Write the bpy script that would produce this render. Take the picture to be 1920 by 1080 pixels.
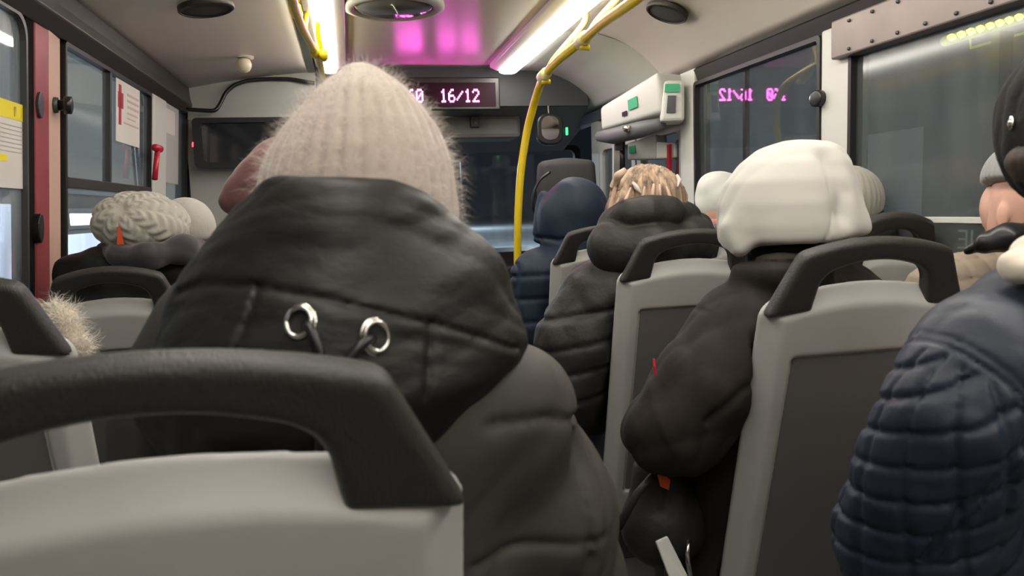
import bpy, bmesh, math, random
import numpy as np
from mathutils import Vector, Matrix
random.seed(7); np.random.seed(7)
sc = bpy.context.scene
for o in list(bpy.data.objects): bpy.data.objects.remove(o)
C = sc.collection
# ------------------------------------------------------------------ camera
F = 1420.0
YAW, PIT, ROLL = math.radians(11.862), math.radians(6.052), math.radians(2.0)
CAM = np.array([0.0, 0.0, 1.35])
_f = np.array([math.sin(YAW)*math.cos(PIT), math.cos(YAW)*math.cos(PIT), -math.sin(PIT)])
_r = np.array([math.cos(YAW), -math.sin(YAW), 0.0])
_u = np.cross(_r, _f)
_c, _s = math.cos(ROLL), math.sin(ROLL)
AX = _c*_r - _s*_u
AY = _s*_r + _c*_u
cam = bpy.data.cameras.new('camera'); co = bpy.data.objects.new('camera', cam); C.objects.link(co)
cam.lens = F/1920*36; cam.sensor_width = 36; cam.clip_start = .02; cam.clip_end = 200
co.matrix_world = Matrix(((AX[0], AY[0], -_f[0], CAM[0]), (AX[1], AY[1], -_f[1], CAM[1]), (AX[2], AY[2], -_f[2], CAM[2]), (0, 0, 0, 1)))
sc.camera = co
cam.dof.use_dof = True; cam.dof.focus_distance = 3.2; cam.dof.aperture_fstop = 6.0
sc.view_settings.view_transform = 'Standard'; sc.view_settings.look = 'None'
sc.view_settings.gamma = 1; sc.view_settings.use_curve_mapping = False
sc.view_settings.exposure = 0.55
w = bpy.data.worlds.new('night'); sc.world = w; w.use_nodes = True
w.node_tree.nodes['Background'].inputs[0].default_value = (.10, .13, .18, 1)
w.node_tree.nodes['Background'].inputs[1].default_value = .045
LIGHT = 16.0     # strength of the fluorescent strips

def ray(px, py):
    a = (px-960)/F; b = (540-py)/F
    return _f + a*AX + b*AY
def P(px, py, Y):            # measured point of the photo at a given distance forward
    d = ray(px, py); return CAM + d*(Y/d[1])
def PX(px, py, x):
    d = ray(px, py); return CAM + d*(x/d[0])
def PZ(px, py, z):
    d = ray(px, py); return CAM + d*((z-1.35)/d[2])
def N(px, py, Y, r):         # node: point + radius measured in pixels
    p = P(px, py, Y); D = float(np.dot(p-CAM, _f)); return (p, r*D/F)

# ------------------------------------------------------------------ object helpers
def tag(o, label=None, cat=None, group=None, kind=None):
    if label: o['label'] = label
    if cat: o['category'] = cat
    if group: o['group'] = group
    if kind: o['kind'] = kind
    return o
def empty(name, loc, label=None, cat=None, group=None, kind=None, rz=0):
    o = bpy.data.objects.new(name, None); C.objects.link(o); o.location = [float(v) for v in loc]; o.rotation_euler = (0, 0, rz)
    o.empty_display_size = .05
    return tag(o, label, cat, group, kind)
def link(name, me, m=None, parent=None, smooth=False, loc=None):
    """world-coordinate mesh -> object; origin at its base centre (or at the parent's frame)"""
    n = len(me.vertices); co_ = np.empty(n*3); me.vertices.foreach_get('co', co_); co_ = co_.reshape(-1, 3)
    if parent is not None: org = np.array(parent_loc(parent))
    else:
        org = np.array([(co_[:, 0].min()+co_[:, 0].max())/2, (co_[:, 1].min()+co_[:, 1].max())/2, co_[:, 2].min()]) if loc is None else np.array(loc)
    co_ -= org; me.vertices.foreach_set('co', co_.ravel()); me.update()
    o = bpy.data.objects.new(name, me); C.objects.link(o)
    if parent is not None: o.parent = parent
    else: o.location = [float(v) for v in org]
    if m: me.materials.append(m)
    if smooth: me.polygons.foreach_set('use_smooth', [True]*len(me.polygons))
    return o
def parent_loc(p):
    l = np.array(p.location)
    while p.parent: p = p.parent; l = l+np.array(p.location)
    return l
def copy_tree(o, parent=None):
    c = o.copy(); C.objects.link(c); c.parent = parent
    for ch in list(o.children): copy_tree(ch, c)
    return c

class MB:
    def __init__(s): s.v = []; s.f = []
    def add(s, vs, fs):
        k = len(s.v); s.v += [tuple(float(q) for q in v) for v in vs]; s.f += [tuple(i+k for i in f) for f in fs]; return s
    def box(s, lo, hi, bev=0):
        x0, y0, z0 = lo; x1, y1, z1 = hi
        return s.add([(x0,y0,z0),(x1,y0,z0),(x1,y1,z0),(x0,y1,z0),(x0,y0,z1),(x1,y0,z1),(x1,y1,z1),(x0,y1,z1)],
                     [(0,3,2,1),(4,5,6,7),(0,1,5,4),(1,2,6,5),(2,3,7,6),(3,0,4,7)])
    def tube(s, pts, r, n=12, cap=True):
        pts = [np.array(p, float) for p in pts]; m = len(pts)
        rr = r if hasattr(r, '__len__') else [r]*m
        up = None; rings = []
        for i in range(m):
            t = pts[min(i+1, m-1)]-pts[max(i-1, 0)]; t = t/(np.linalg.norm(t)+1e-9)
            if up is None:
                up = np.array([0, 0, 1.]) if abs(t[2]) < .9 else np.array([1., 0, 0])
            a = np.cross(t, up); a /= np.linalg.norm(a)+1e-9; b = np.cross(a, t); up = b
            rings.append([pts[i]+rr[i]*(math.cos(2*math.pi*k/n)*a+math.sin(2*math.pi*k/n)*b) for k in range(n)])
        vs = [v for g in rings for v in g]; fs = []
        for i in range(m-1):
            for k in range(n): fs.append((i*n+k, i*n+(k+1) % n, (i+1)*n+(k+1) % n, (i+1)*n+k))
        if cap: fs.append(tuple(range(n))[::-1]); fs.append(tuple((m-1)*n+k for k in range(n)))
        return s.add(vs, fs)
    def prism(s, poly, ax, d0, d1):
        """poly: 2-D outline; ax: extrusion axis 0/1/2"""
        n = len(poly)
        def mk(u, v, d):
            return (d, u, v) if ax == 0 else ((u, d, v) if ax == 1 else (u, v, d))
        vs = [mk(u, v, d0) for u, v in poly]+[mk(u, v, d1) for u, v in poly]
        fs = [tuple(range(n))[::-1], tuple(range(n, 2*n))]+[(i, (i+1) % n, (i+1) % n+n, i+n) for i in range(n)]
        return s.add(vs, fs)
    def quad4(s, pts, th):
        """a board through four points with thickness th (offset along its normal)"""
        p = [np.array(q, float) for q in pts]; nrm = np.cross(p[1]-p[0], p[3]-p[0]); nrm /= np.linalg.norm(nrm)
        vs = p+[q+nrm*th for q in p]
        return s.add(vs, [(0,3,2,1),(4,5,6,7),(0,1,5,4),(1,2,6,5),(2,3,7,6),(3,0,4,7)])
    def sweep(s, prof, path, closed_prof=False):
        """prof: list of point-arrays (one per station)"""
        m = len(path); n = len(path[0]); vs = [v for g in path for v in g]; fs = []
        for i in range(m-1):
            for k in range(n if closed_prof else n-1): fs.append((i*n+k, i*n+(k+1) % n, (i+1)*n+(k+1) % n, (i+1)*n+k))
        if closed_prof: fs.append(tuple(range(n))[::-1]); fs.append(tuple((m-1)*n+k for k in range(n)))
        return s.add(vs, fs)
    def mesh(s, name, bevel=0, seg=2):
        me = bpy.data.meshes.new(name); me.from_pydata(s.v, [], s.f); me.update()
        bm = bmesh.new(); bm.from_mesh(me)
        bmesh.ops.recalc_face_normals(bm, faces=bm.faces)
        if bevel:
            es = [e for e in bm.edges if len(e.link_faces) == 2 and e.calc_face_angle(0) > .5]
            bmesh.ops.bevel(bm, geom=es, offset=bevel, segments=seg, affect='EDGES', profile=.5)
        bm.to_mesh(me); bm.free(); return me
    def build(s, name, m, parent=None, bevel=0, smooth=False, seg=2):
        return link(name, s.mesh(name, bevel, seg), m, parent, smooth)

def rrect(x0, y0, x1, y1, r, n=6):
    out = []
    for cx, cy, a0 in ((x1-r, y1-r, 0), (x0+r, y1-r, 90), (x0+r, y0+r, 180), (x1-r, y0+r, 270)):
        for k in range(n+1):
            a = math.radians(a0+90*k/n); out.append((cx+r*math.cos(a), cy+r*math.sin(a)))
    return out
def frame_ring(outer, inner, ax, d0, d1):
    """ring between two outlines with equal point counts"""
    n = len(outer); mb = MB()
    def mk(p, d): return (d, p[0], p[1]) if ax == 0 else (p[0], d, p[1])
    vs = [mk(p, d0) for p in outer]+[mk(p, d0) for p in inner]+[mk(p, d1) for p in outer]+[mk(p, d1) for p in inner]
    fs = []
    for i in range(n):
        j = (i+1) % n
        fs += [(i, j, n+j, n+i), (2*n+i, 3*n+i, 3*n+j, 2*n+j), (i, 2*n+i, 2*n+j, j), (n+i, n+j, 3*n+j, 3*n+i)]
    return mb.add(vs, fs)

# ------------------------------------------------------------------ materials
def lin(c): return tuple((v/255/12.92 if v/255 <= .04045 else ((v/255+.055)/1.055)**2.4) for v in c)
def mat(name, col, rough=.6, spec=.5, metal=0, bump=0, bscale=200, var=0, vscale=6, sheen=0, stretch=(1, 1, 1), detail=3, coords='Object', bdist=.002, emit=None, estr=0, tint=None):
    m = bpy.data.materials.new(name); m.use_nodes = True; nt = m.node_tree; b = nt.nodes['Principled BSDF']
    b.inputs['Roughness'].default_value = rough; b.inputs['Metallic'].default_value = metal
    b.inputs['Specular IOR Level'].default_value = spec
    b.inputs['Base Color'].default_value = (*col, 1)
    if sheen: b.inputs['Sheen Weight'].default_value = sheen; b.inputs['Sheen Roughness'].default_value = .5
    if emit: b.inputs['Emission Color'].default_value = (*emit, 1); b.inputs['Emission Strength'].default_value = estr
    tc = nt.nodes.new('ShaderNodeTexCoord'); mp = nt.nodes.new('ShaderNodeMapping'); mp.inputs['Scale'].default_value = stretch
    nt.links.new(tc.outputs[coords], mp.inputs[0])
    if var:
        nz = nt.nodes.new('ShaderNodeTexNoise'); nz.inputs['Scale'].default_value = vscale; nz.inputs['Detail'].default_value = 5
        cr = nt.nodes.new('ShaderNodeValToRGB'); cr.color_ramp.elements[0].position = .3; cr.color_ramp.elements[1].position = .7
        cr.color_ramp.elements[0].color = (*[max(0, v*(1-var)) for v in col], 1)
        cr.color_ramp.elements[1].color = (*[min(1, v*(1+var)) for v in (tint or col)], 1)
        nt.links.new(mp.outputs[0], nz.inputs['Vector']); nt.links.new(nz.outputs[0], cr.inputs[0]); nt.links.new(cr.outputs[0], b.inputs['Base Color'])
    if bump:
        n2 = nt.nodes.new('ShaderNodeTexNoise'); n2.inputs['Scale'].default_value = bscale; n2.inputs['Detail'].default_value = detail
        bp = nt.nodes.new('ShaderNodeBump'); bp.inputs['Strength'].default_value = bump; bp.inputs['Distance'].default_value = bdist
        nt.links.new(mp.outputs[0], n2.inputs['Vector']); nt.links.new(n2.outputs[0], bp.inputs['Height']); nt.links.new(bp.outputs[0], b.inputs['Normal'])
    return m
def emis(name, col, st):
    m = bpy.data.materials.new(name); m.use_nodes = True; nt = m.node_tree; nt.nodes.clear()
    e = nt.nodes.new('ShaderNodeEmission'); o = nt.nodes.new('ShaderNodeOutputMaterial')
    e.inputs[0].default_value = (*col, 1); e.inputs[1].default_value = st; nt.links.new(e.outputs[0], o.inputs[0]); return m
def fogged(name, fog, fogcol, refl_rough=.04, seed=0, streak=True):
    """window pane with a film of condensation: see-through + haze film + mirror-like reflection"""
    m = bpy.data.materials.new(name); m.use_nodes = True; nt = m.node_tree; nt.nodes.clear(); L = nt.links
    o = nt.nodes.new('ShaderNodeOutputMaterial'); tr = nt.nodes.new('ShaderNodeBsdfTransparent'); tr.inputs[0].default_value = (.8, .84, .86, 1)
    df = nt.nodes.new('ShaderNodeBsdfDiffuse'); df.inputs[0].default_value = (*fogcol, 1)
    tl = nt.nodes.new('ShaderNodeBsdfTranslucent'); tl.inputs[0].default_value = (*fogcol, 1)
    ad = nt.nodes.new('ShaderNodeMixShader'); ad.inputs[0].default_value = .5; L.new(df.outputs[0], ad.inputs[1]); L.new(tl.outputs[0], ad.inputs[2])
    gl = nt.nodes.new('ShaderNodeBsdfGlossy'); gl.inputs['Roughness'].default_value = refl_rough; gl.inputs[0].default_value = (.95, .95, .95, 1)
    tc = nt.nodes.new('ShaderNodeTexCoord'); mp = nt.nodes.new('ShaderNodeMapping'); mp.inputs['Scale'].default_value = (9, 9, 1.6); mp.inputs['Location'].default_value = (seed, seed, seed)
    nz = nt.nodes.new('ShaderNodeTexNoise'); nz.inputs['Scale'].default_value = 1.3; nz.inputs['Detail'].default_value = 4
    mr = nt.nodes.new('ShaderNodeMapRange'); mr.inputs[1].default_value = .3; mr.inputs[2].default_value = .7; mr.inputs[3].default_value = fog*.65; mr.inputs[4].default_value = min(1, fog*1.3)
    L.new(tc.outputs['Object'], mp.inputs[0]); L.new(mp.outputs[0], nz.inputs['Vector']); L.new(nz.outputs[0], mr.inputs[0])
    m1 = nt.nodes.new('ShaderNodeMixShader'); mr_out = mr.outputs[0]; L.new(mr_out, m1.inputs[0]); L.new(tr.outputs[0], m1.inputs[1]); L.new(ad.outputs[0], m1.inputs[2])
    fr = nt.nodes.new('ShaderNodeFresnel'); fr.inputs[0].default_value = 1.5
    m2 = nt.nodes.new('ShaderNodeMixShader'); 
    ge = nt.nodes.new('ShaderNodeNewGeometry'); inv = nt.nodes.new('ShaderNodeMath'); inv.operation = 'SUBTRACT'; inv.inputs[0].default_value = 1; L.new(ge.outputs['Backfacing'], inv.inputs[1])
    mu = nt.nodes.new('ShaderNodeMath'); mu.operation = 'MULTIPLY'; L.new(fr.outputs[0], mu.inputs[0]); L.new(inv.outputs[0], mu.inputs[1]); L.new(mu.outputs[0], m2.inputs[0]); L.new(m1.outputs[0], m2.inputs[1]); L.new(gl.outputs[0], m2.inputs[2])
    L.new(m2.outputs[0], o.inputs[0]); return m

M = {}
M['ceiling'] = mat('ceiling_gelcoat', (.50, .465, .41), rough=.33, spec=.6, bump=.08, bscale=14, bdist=.004)
M['panel'] = mat('beige_wall_panel', (.50, .48, .44), rough=.45, bump=.05, bscale=300)
M['cove'] = mat('cove_panel', (.62, .575, .50), rough=.4, spec=.5, bump=.03, bscale=300)
M['beam'] = mat('dark_beam_trim', (.028, .024, .022), rough=.45)
M['gasket'] = mat('black_rubber_gasket', (.010, .010, .011), rough=.5)
M['seal'] = mat('matt_black_seal', (.004, .004, .004), rough=.9, spec=.15)
M['alu'] = mat('grey_window_frame', (.07, .07, .07), rough=.4, metal=.3)
M['pillar'] = mat('pale_pillar', (.56, .56, .52), rough=.45)
M['redpillar'] = mat('dark_red_pillar', (.27, .045, .05), rough=.45, var=.15, vscale=8)
M['pinkpillar'] = mat('salmon_pillar_edge', (.56, .36, .28), rough=.5)
M['frontdark'] = mat('dark_front_panel', (.05, .052, .058), rough=.6, bump=.04, bscale=200)
M['frontwall'] = mat('grey_front_panel', (.10, .103, .11), rough=.55, bump=.04, bscale=200)
M['header'] = mat('grey_windscreen_header', (.24, .24, .245), rough=.6, bump=.04, bscale=200)
M['frontwall_l'] = mat('pale_front_panel', (.40, .40, .38), rough=.5)
M['black'] = mat('black_plastic', (.012, .012, .014), rough=.35)
M['screen'] = mat('dark_glass_screen', (.010, .012, .018), rough=.08, spec=.8)
M['floor'] = mat('speckled_floor_vinyl', (.06, .06, .065), rough=.5, var=.3, vscale=180)
M['yellow'] = mat('yellow_painted_rail', (.85, .62, .012), rough=.28, spec=.6)
M['strap'] = mat('pale_yellow_clamp', (.80, .70, .32), rough=.4)
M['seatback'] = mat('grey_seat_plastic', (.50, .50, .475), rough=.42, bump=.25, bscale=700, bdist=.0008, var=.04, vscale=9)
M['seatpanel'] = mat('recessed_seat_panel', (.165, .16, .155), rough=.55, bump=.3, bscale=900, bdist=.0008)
M['handle'] = mat('black_grained_handle', (.030, .028, .026), rough=.42, spec=.5, bump=.7, bscale=260, stretch=(1.6, 1, .5), bdist=.0022, detail=4)
M['cushion'] = mat('dark_seat_fabric', (.03, .03, .035), rough=.9, bump=.4, bscale=300)
M['metal'] = mat('chrome', (.75, .72, .68), rough=.16, metal=1)
M['darkmetal'] = mat('dark_metal', (.10, .10, .10), rough=.4, metal=.8)
M['white'] = mat('white_plastic', (.62, .62, .58), rough=.4)
M['green'] = mat('green_sticker', (.03, .36, .17), rough=.5)
M['paper'] = mat('white_paper', (.62, .58, .55), rough=.8, var=.05, vscale=3)
M['paper_red'] = mat('red_print', (.38, .03, .05), rough=.7)
M['paper_pink'] = mat('faint_pink_print', (.50, .36, .35), rough=.8)
M['paper_yellow'] = mat('yellow_print', (.75, .62, .02), rough=.7)
M['paper_grey'] = mat('faint_grey_print', (.42, .41, .40), rough=.8)
M['red'] = mat('red_plastic', (.50, .015, .04), rough=.35)
M['orange'] = mat('orange_plastic', (.75, .10, .025), rough=.5)
M['hazard'] = mat('brown_metal_box', (.20, .165, .155), rough=.4, metal=.35, var=.12, vscale=5)
M['skin'] = mat('skin', (.62, .36, .27), rough=.5, bump=.1, bscale=150)
M['trouser'] = mat('dark_trouser', (.018, .018, .02), rough=.9)
M['shoe'] = mat('black_shoe', (.012, .012, .012), rough=.5)
M['blackcoat'] = mat('black_coat_fabric', (.0110, .0100, .0088), rough=.52, spec=.36, bump=.6, bscale=11, detail=6, bdist=.014, stretch=(.7, .7, 1.3))
M['greycoat'] = mat('charcoal_puffer', (.056, .052, .046), rough=.6, spec=.35, bump=.5, bscale=10, detail=6, bdist=.010)
M['browncoat'] = mat('dark_brown_coat', (.0185, .0145, .0120), rough=.75, spec=.3, bump=.5, bscale=10, detail=6, bdist=.010)
M['midcoat'] = mat('dark_grey_coat', (.0235, .0220, .0205), rough=.55, spec=.4, bump=.6, bscale=12, detail=6, bdist=.014)
M['navycoat'] = mat('navy_coat', (.017, .028, .052), rough=.6, spec=.35, bump=.5, bscale=12, detail=5, bdist=.012)
M['quiltnavy'] = mat('navy_quilted_fabric', (.0155, .0205, .037), rough=.48, spec=.42, bump=.35, bscale=26, detail=5, bdist=.006)
M['quiltnavy_p'] = mat('navy_yoke_fabric', (.030, .040, .070), rough=.6, spec=.4, bump=.25, bscale=12, detail=4, bdist=.006, sheen=.15)
M['beigecoat'] = mat('beige_quilted_fabric', (.30, .235, .175), rough=.7, bump=.25, bscale=30)
M['creamfur'] = mat('cream_fur', (.66, .58, .48), rough=.9, sheen=.3)
M['creamhat'] = mat('cream_angora_knit', (.53, .445, .385), rough=.95, spec=.1, bump=.5, bscale=120, sheen=.5, bdist=.002, var=.06, vscale=5)
M['whitefur'] = mat('white_long_fur', (.86, .80, .70), rough=.9)
M['fuzz'] = mat('cream_angora_fuzz', (.72, .64, .58), rough=.9, sheen=.3)
M['cable'] = mat('oatmeal_cable_knit', (.46, .43, .37), rough=.95, spec=.1, bump=.5, bscale=150, sheen=.3, bdist=.002)
M['palehat'] = mat('pale_grey_knit', (.52, .50, .45), rough=.95, spec=.1, bump=.4, bscale=200, sheen=.3)
M['whitehood'] = mat('white_jersey', (.54, .52, .47), rough=.9, spec=.1, bump=.25, bscale=14, bdist=.006, sheen=.3)
M['whitehat'] = mat('white_fleece', (.60, .60, .56), rough=.95, spec=.1, bump=.3, bscale=60, sheen=.3)
M['pink'] = mat('pink_trim', (.55, .22, .23), rough=.8)
M['mauve'] = mat('dusty_mauve_knit', (.19, .082, .080), rough=.95, spec=.1, bump=.3, bscale=90, sheen=.3)
M['greyhat'] = mat('heather_grey_knit', (.27, .27, .265), rough=.9, spec=.1, bump=.3, bscale=200, sheen=.3)
M['taupehat'] = mat('taupe_knit', (.34, .32, .27), rough=.9, spec=.1, bump=.4, bscale=180, sheen=.3)
M['blackhat'] = mat('black_cable_knit', (.020, .020, .020), rough=.85, spec=.3, bump=.4, bscale=180)
M['hair'] = mat('dark_blond_hair', (.16, .10, .07), rough=.5, spec=.5, var=.5, vscale=5, stretch=(9, 9, 1.2), bump=.5, bscale=14, bdist=.006, tint=(.42, .29, .20))
M['hairblond'] = mat('blond_highlight_hair', (.60, .43, .32), rough=.5, var=.2, vscale=30)
M['brownhair'] = mat('brown_hair', (.05, .032, .022), rough=.5, bump=.5, bscale=90, stretch=(6, 6, 1))
M['clip'] = mat('pearl_clip', (.75, .62, .55), rough=.25)
M['olive'] = mat('olive_fur_trim', (.13, .12, .05), rough=.9)
M['mauvescarf'] = mat('grey_purple_fleece', (.055, .046, .054), rough=.95, bump=.3, bscale=60, sheen=.2)

# ------------------------------------------------------------------ setting
FZ = 0.0                        # floor
WL, WR = -.95, 1.72
Y0, Y1 = -1.6, 5.0              # back of the built stretch, front bulkhead
CZ = 2.27
def S(name, mb, m, parent=None, bevel=0, smooth=False):
    o = mb.build(name, m, parent, bevel, smooth)
    if parent is None: o['kind'] = 'structure'
    return o
S('floor', MB().box((WL-.1, Y0, -.1), (WR+.1, 7.3, 0)), M['floor'])
# ceiling: centre panel between the light strips, two coves curving down to the walls
def cove(pts, y0, y1, th=.03):
    up = [(x, z+th) for x, z in pts][::-1]
    mb = MB(); mb.prism(pts+up, 1, y0, y1); return mb
zb = CZ
S('ceiling', MB().box((-.16, Y0, CZ), (1.14, 5.02, CZ+.03)), M['ceiling'])
def arc(p0, p1, p2, n=14):
    return [((1-t)**2*p0[0]+2*t*(1-t)*p1[0]+t*t*p2[0], (1-t)**2*p0[1]+2*t*(1-t)*p1[1]+t*t*p2[1]) for t in [k/n for k in range(n+1)]]
S('trim_cove_left', cove(arc((-.93, 2.135), (-.62, 2.20), (-.19, 2.235)), Y0, 5.0), M['cove'], smooth=True)
S('trim_cove_right', cove(arc((1.15, 2.255), (1.50, 2.27), (1.70, 2.0)), Y0, 3.9), M['cove'], smooth=True)
S('trim_cove_front_right', cove(arc((1.15, 2.25), (1.50, 2.265), (1.70, 1.995)), 3.905, 6.2), M['frontwall_l'], smooth=True)
S('trim_ceiling_gap_left', MB().box((-.20, Y0, 2.232), (-.16, 5.0, 2.30)), M['black'])
S('trim_ceiling_gap_right', MB().box((1.14, Y0, 2.252), (1.152, 5.0, 2.30)), M['panel'])
# dark beams over the windows
S('trim_beam_left', MB().prism([(-1.02, 1.985), (-.935, 1.985), (-.895, 2.03), (-.905, 2.075), (-.91, 2.15), (-1.02, 2.16)], 1, Y0, 5.0), M['beam'], bevel=.006)
S('trim_beam_right', MB().prism([(1.77, 1.925), (1.712, 1.93), (1.69, 1.99), (1.72, 2.01), (1.77, 2.01)], 1, Y0, 6.0), M['beam'])
# side walls below windows
S('wall_left', MB().box((WL-.22, Y0, 0), (WL-.16, 5.0, .80)), M['panel'])
S('trim_sill_left', MB().box((WL-.22, Y0, .80), (WL-.07, 5.0, .86)), M['panel'])
S('wall_right', MB().box((WR+.13, Y0, 0), (WR+.19, 3.70, .90)), M['panel'])
S('trim_sill_right', MB().box((WR, Y0, .88), (WR+.19, 3.70, .92)), M['panel'])
S('wall_back', MB().box((WL-.06, Y0-.05, 0), (WR+.06, Y0, 2.3)), M['panel'])

# ---- left side: openings
def wz(px, py): return PX(px, py, WL)
pL1, pL1b = 2.72, 2.93           # red + salmon pillar
S('trim_red_pillar', MB().box((WL-.05, 2.72, .86), (WL+.012, 2.83, 1.985)), M['redpillar'], bevel=.004)
S('trim_salmon_pillar', MB().prism([(WL-.05, 2.83), (WL+.012, 2.83), (WL+.0, 2.965), (WL-.05, 2.965)], 2, .86, 1.985), M['pinkpillar'])
S('trim_pillar_left', MB().box((WL-.05, 4.18, .86), (WL+.02, 4.46, 1.985)), M['pillar'], bevel=.01)
S('trim_pillar_corner', MB().box((WL-.05, 5.0, .86), (WL+.02, 5.14, 2.05)), M['black'])
M['gl0'] = fogged('fogged_glass_bright', .42, (.55, .60, .66), seed=3)
M['gl1'] = fogged('fogged_glass_left', .22, (.45, .50, .52), seed=8)
M['glR'] = fogged('fogged_glass_right', .16, (.30, .32, .32), refl_rough=.03, seed=5)
M['glR2'] = fogged('fogged_glass_right_large', .30, (.30, .32, .31), refl_rough=.10, seed=11)
M['glW'] = fogged('windscreen_glass', .10, (.2, .2, .2), refl_rough=.05, seed=2)
def window(name, x, y0, y1, z0, z1, glass, th=.018, r=.03, side=1, frame='gasket', kids=()):
    e = empty(name, (x, (y0+y1)/2, z0), kind='structure')
    o_ = rrect(y0, z0, y1, z1, r); i_ = rrect(y0+th, z0+th, y1-th, z1-th, max(r-th*.3, .006))
    frame_ring(o_, i_, 0, x-.035, x+.012).build('window_frame', M[frame], e)
    MB().prism(i_, 0, x-.012, x-.006).build('window_pane', glass, e)
    return e
# window 1: the large fogged one nearest, rounded corner, bright rim
e = window('window_1', WL, .9, 2.665, .95, 1.99, M['gl0'], th=.013, r=.07, frame='alu')
MB().box((WL-.04, 2.665, .86), (WL+.006, 2.72, 1.99)).build('window_seal', M['seal'], e)
# window 2: sliding vent window
e = window('window_2', WL, 2.985, 4.18, .86, 1.985, M['gl1'], th=.016, r=.02)
MB().box((WL-.03, 3.0, 1.475), (WL+.016, 4.17, 1.515)).build('window_rail', M['beam'], e, bevel=.004)
MB().box((WL-.02, 3.50, 1.515), (WL+.01, 3.522, 1.97)).build('sliding_stile', M['alu'], e)
e = window('window_3', WL, 4.46, 5.0, .86, 2.0, M['gl1'], th=.014, r=.02)
e = window('window_6', WL, -1.5, .85, .95, 1.99, M['gl0'], th=.02, r=.07, frame='alu')
# ---- right side
S('trim_pillar_right', MB().box((WR-.03, 2.34, .92), (WR+.05, 2.50, 1.94)), M['pillar'], bevel=.008)
S('trim_pillar_door', MB().box((WR-.03, 3.53, 0), (WR+.05, 3.70, 2.0)), M['pillar'], bevel=.008)
e = window('window_4', WR, -.4, 2.34, .92, 1.925, M['glR2'], th=.016, r=.03)
e = window('window_5', WR, 2.50, 3.53, .92, 1.93, M['glR'], th=.018, r=.02)
MB().box((WR-.012, 3.07, .94), (WR+.01, 3.09, 1.91)).build('sliding_stile', M['gasket'], e)
MB().box((WR-.006, 3.44, .94), (WR+.01, 3.455, 1.91)).build('sliding_stile', M['alu'], e)

# ---- front bulkhead
S('wall_front', MB().box((-.16, 5.0, 2.02), (1.62, 5.05, 2.28)), M['frontdark'])
S('wall_front_left', MB().prism([(-.95, 1.95), (-.16, 1.95), (-.16, 2.30), (-.95, 2.2)], 1, 5.0, 5.04), M['frontwall_l'])
S('wall_partition_left', MB().box((-.95, 5.02, .0), (-.20, 5.06, 1.955)), M['frontwall_l'])
# slanting header down to the windscreen
S('trim_windscreen_header', MB().quad4([(-.2, 5.04, 2.06), (1.75, 5.04, 2.06), (1.75, 6.1, 1.80), (-.2, 6.1, 1.80)], .03), M['header'])
S('trim_header_step', MB().box((-.2, 5.3, 1.84), (1.22, 5.62, 2.0)), M['header'], bevel=.03)
e = empty('window_7', (.5, 6.3, 1.0), kind='structure')
MB().box((-.9, 6.28, 1.0), (1.9, 6.29, 1.82)).build('window_pane', M['glW'], e)
frame_ring(rrect(-.95, .95, 1.95, 1.86, .06), rrect(-.9, 1.0, 1.9, 1.82, .05), 1, 6.26, 6.32).build('window_frame', M['gasket'], e)
S('wall_front_lower', MB().box((-.95, 6.25, 0), (1.95, 6.4, .96)), M['frontwall'])
S('trim_dashboard', MB().prism([(5.75, .7), (6.26, .7), (6.26, 1.02), (5.95, 1.0), (5.75, .9)], 0, -.9, 1.5), M['beam'], bevel=.02)
S('wall_driver_side', MB().box((-1.01, 5.06, 0), (-.95, 6.4, 2.1)), M['frontwall'])
S('wall_door_side', MB().box((1.78, 3.70, 0), (1.84, 6.3, 1.05)), M['frontwall'])
S('trim_front_pillar', MB().box((1.72, 5.1, 0), (1.80, 5.25, 2.03)), M['frontwall_l'])
S('ceiling_cab', MB().box((-1.0, 5.04, 2.28), (1.8, 6.4, 2.31)), M['frontwall'])
# door: two leaves of dark glass in the right front
e = empty('door_1', (1.74, 4.4, 0), kind='structure')
for k, (a, b) in enumerate(((3.72, 4.38), (4.41, 5.08))):
    frame_ring(rrect(a, .05, b, 1.78, .05), rrect(a+.06, .12, b-.06, 1.72, .05), 0, 1.72, 1.76).build('door_leaf', M['frontwall_l'], e)
    MB().prism(rrect(a+.055, .115, b-.055, 1.725, .05), 0, 1.736, 1.742).build('door_glass', M['glR'], e)
MB().box((1.70, 3.86, 1.1), (1.715, 3.89, 1.66)).build('door_grip', M['red'], e)

# ------------------------------------------------------------------ ceiling lights
def strip(x0, x1, y0, y1, label, hx0, hx1, halo):
    t = empty('ceiling_light', ((x0+x1)/2, (y0+y1)/2, 2.19), label, 'ceiling light', 'fluorescent strips along the ceiling')
    MB().prism([(hx0, 2.272), (hx0, 2.245), (x0, 2.225), (x1, 2.225), (hx1, 2.245), (hx1, 2.272)], 1, y0-.03, y1+.03).build('light_housing', halo, t, bevel=.004)
    n = max(1, round((y1-y0)/1.32)); step = (y1-y0)/n
    for k in range(n):
        a = y0+k*step+.004; b = y0+(k+1)*step-.004
        pr = [(x0+.004, 2.226)]+[((x0+x1)/2-(x1-x0)/2*.93*math.cos(math.pi*i/8), 2.226-.028*math.sin(math.pi*i/8)**.6) for i in range(1, 8)]+[(x1-.004, 2.226)]
        MB().prism(pr, 1, a, b).build('light_diffuser', M['lamp'], t)
    return t
M['lamp'] = emis('lit_fluorescent_diffuser', (1.0, .95, .86), LIGHT)
M['housing'] = mat('white_light_housing', (.66, .62, .60), rough=.3)
strip(.975, 1.105, -1.2, 4.85, 'long lit white ceiling strip on the right beside the yellow rail', .93, 1.125, M['housing'])
strip(-.115, -.02, -1.2, 4.85, 'narrower lit ceiling strip on the left, broken by yellow rail brackets', -.15, .03, M['housing'])

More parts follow.
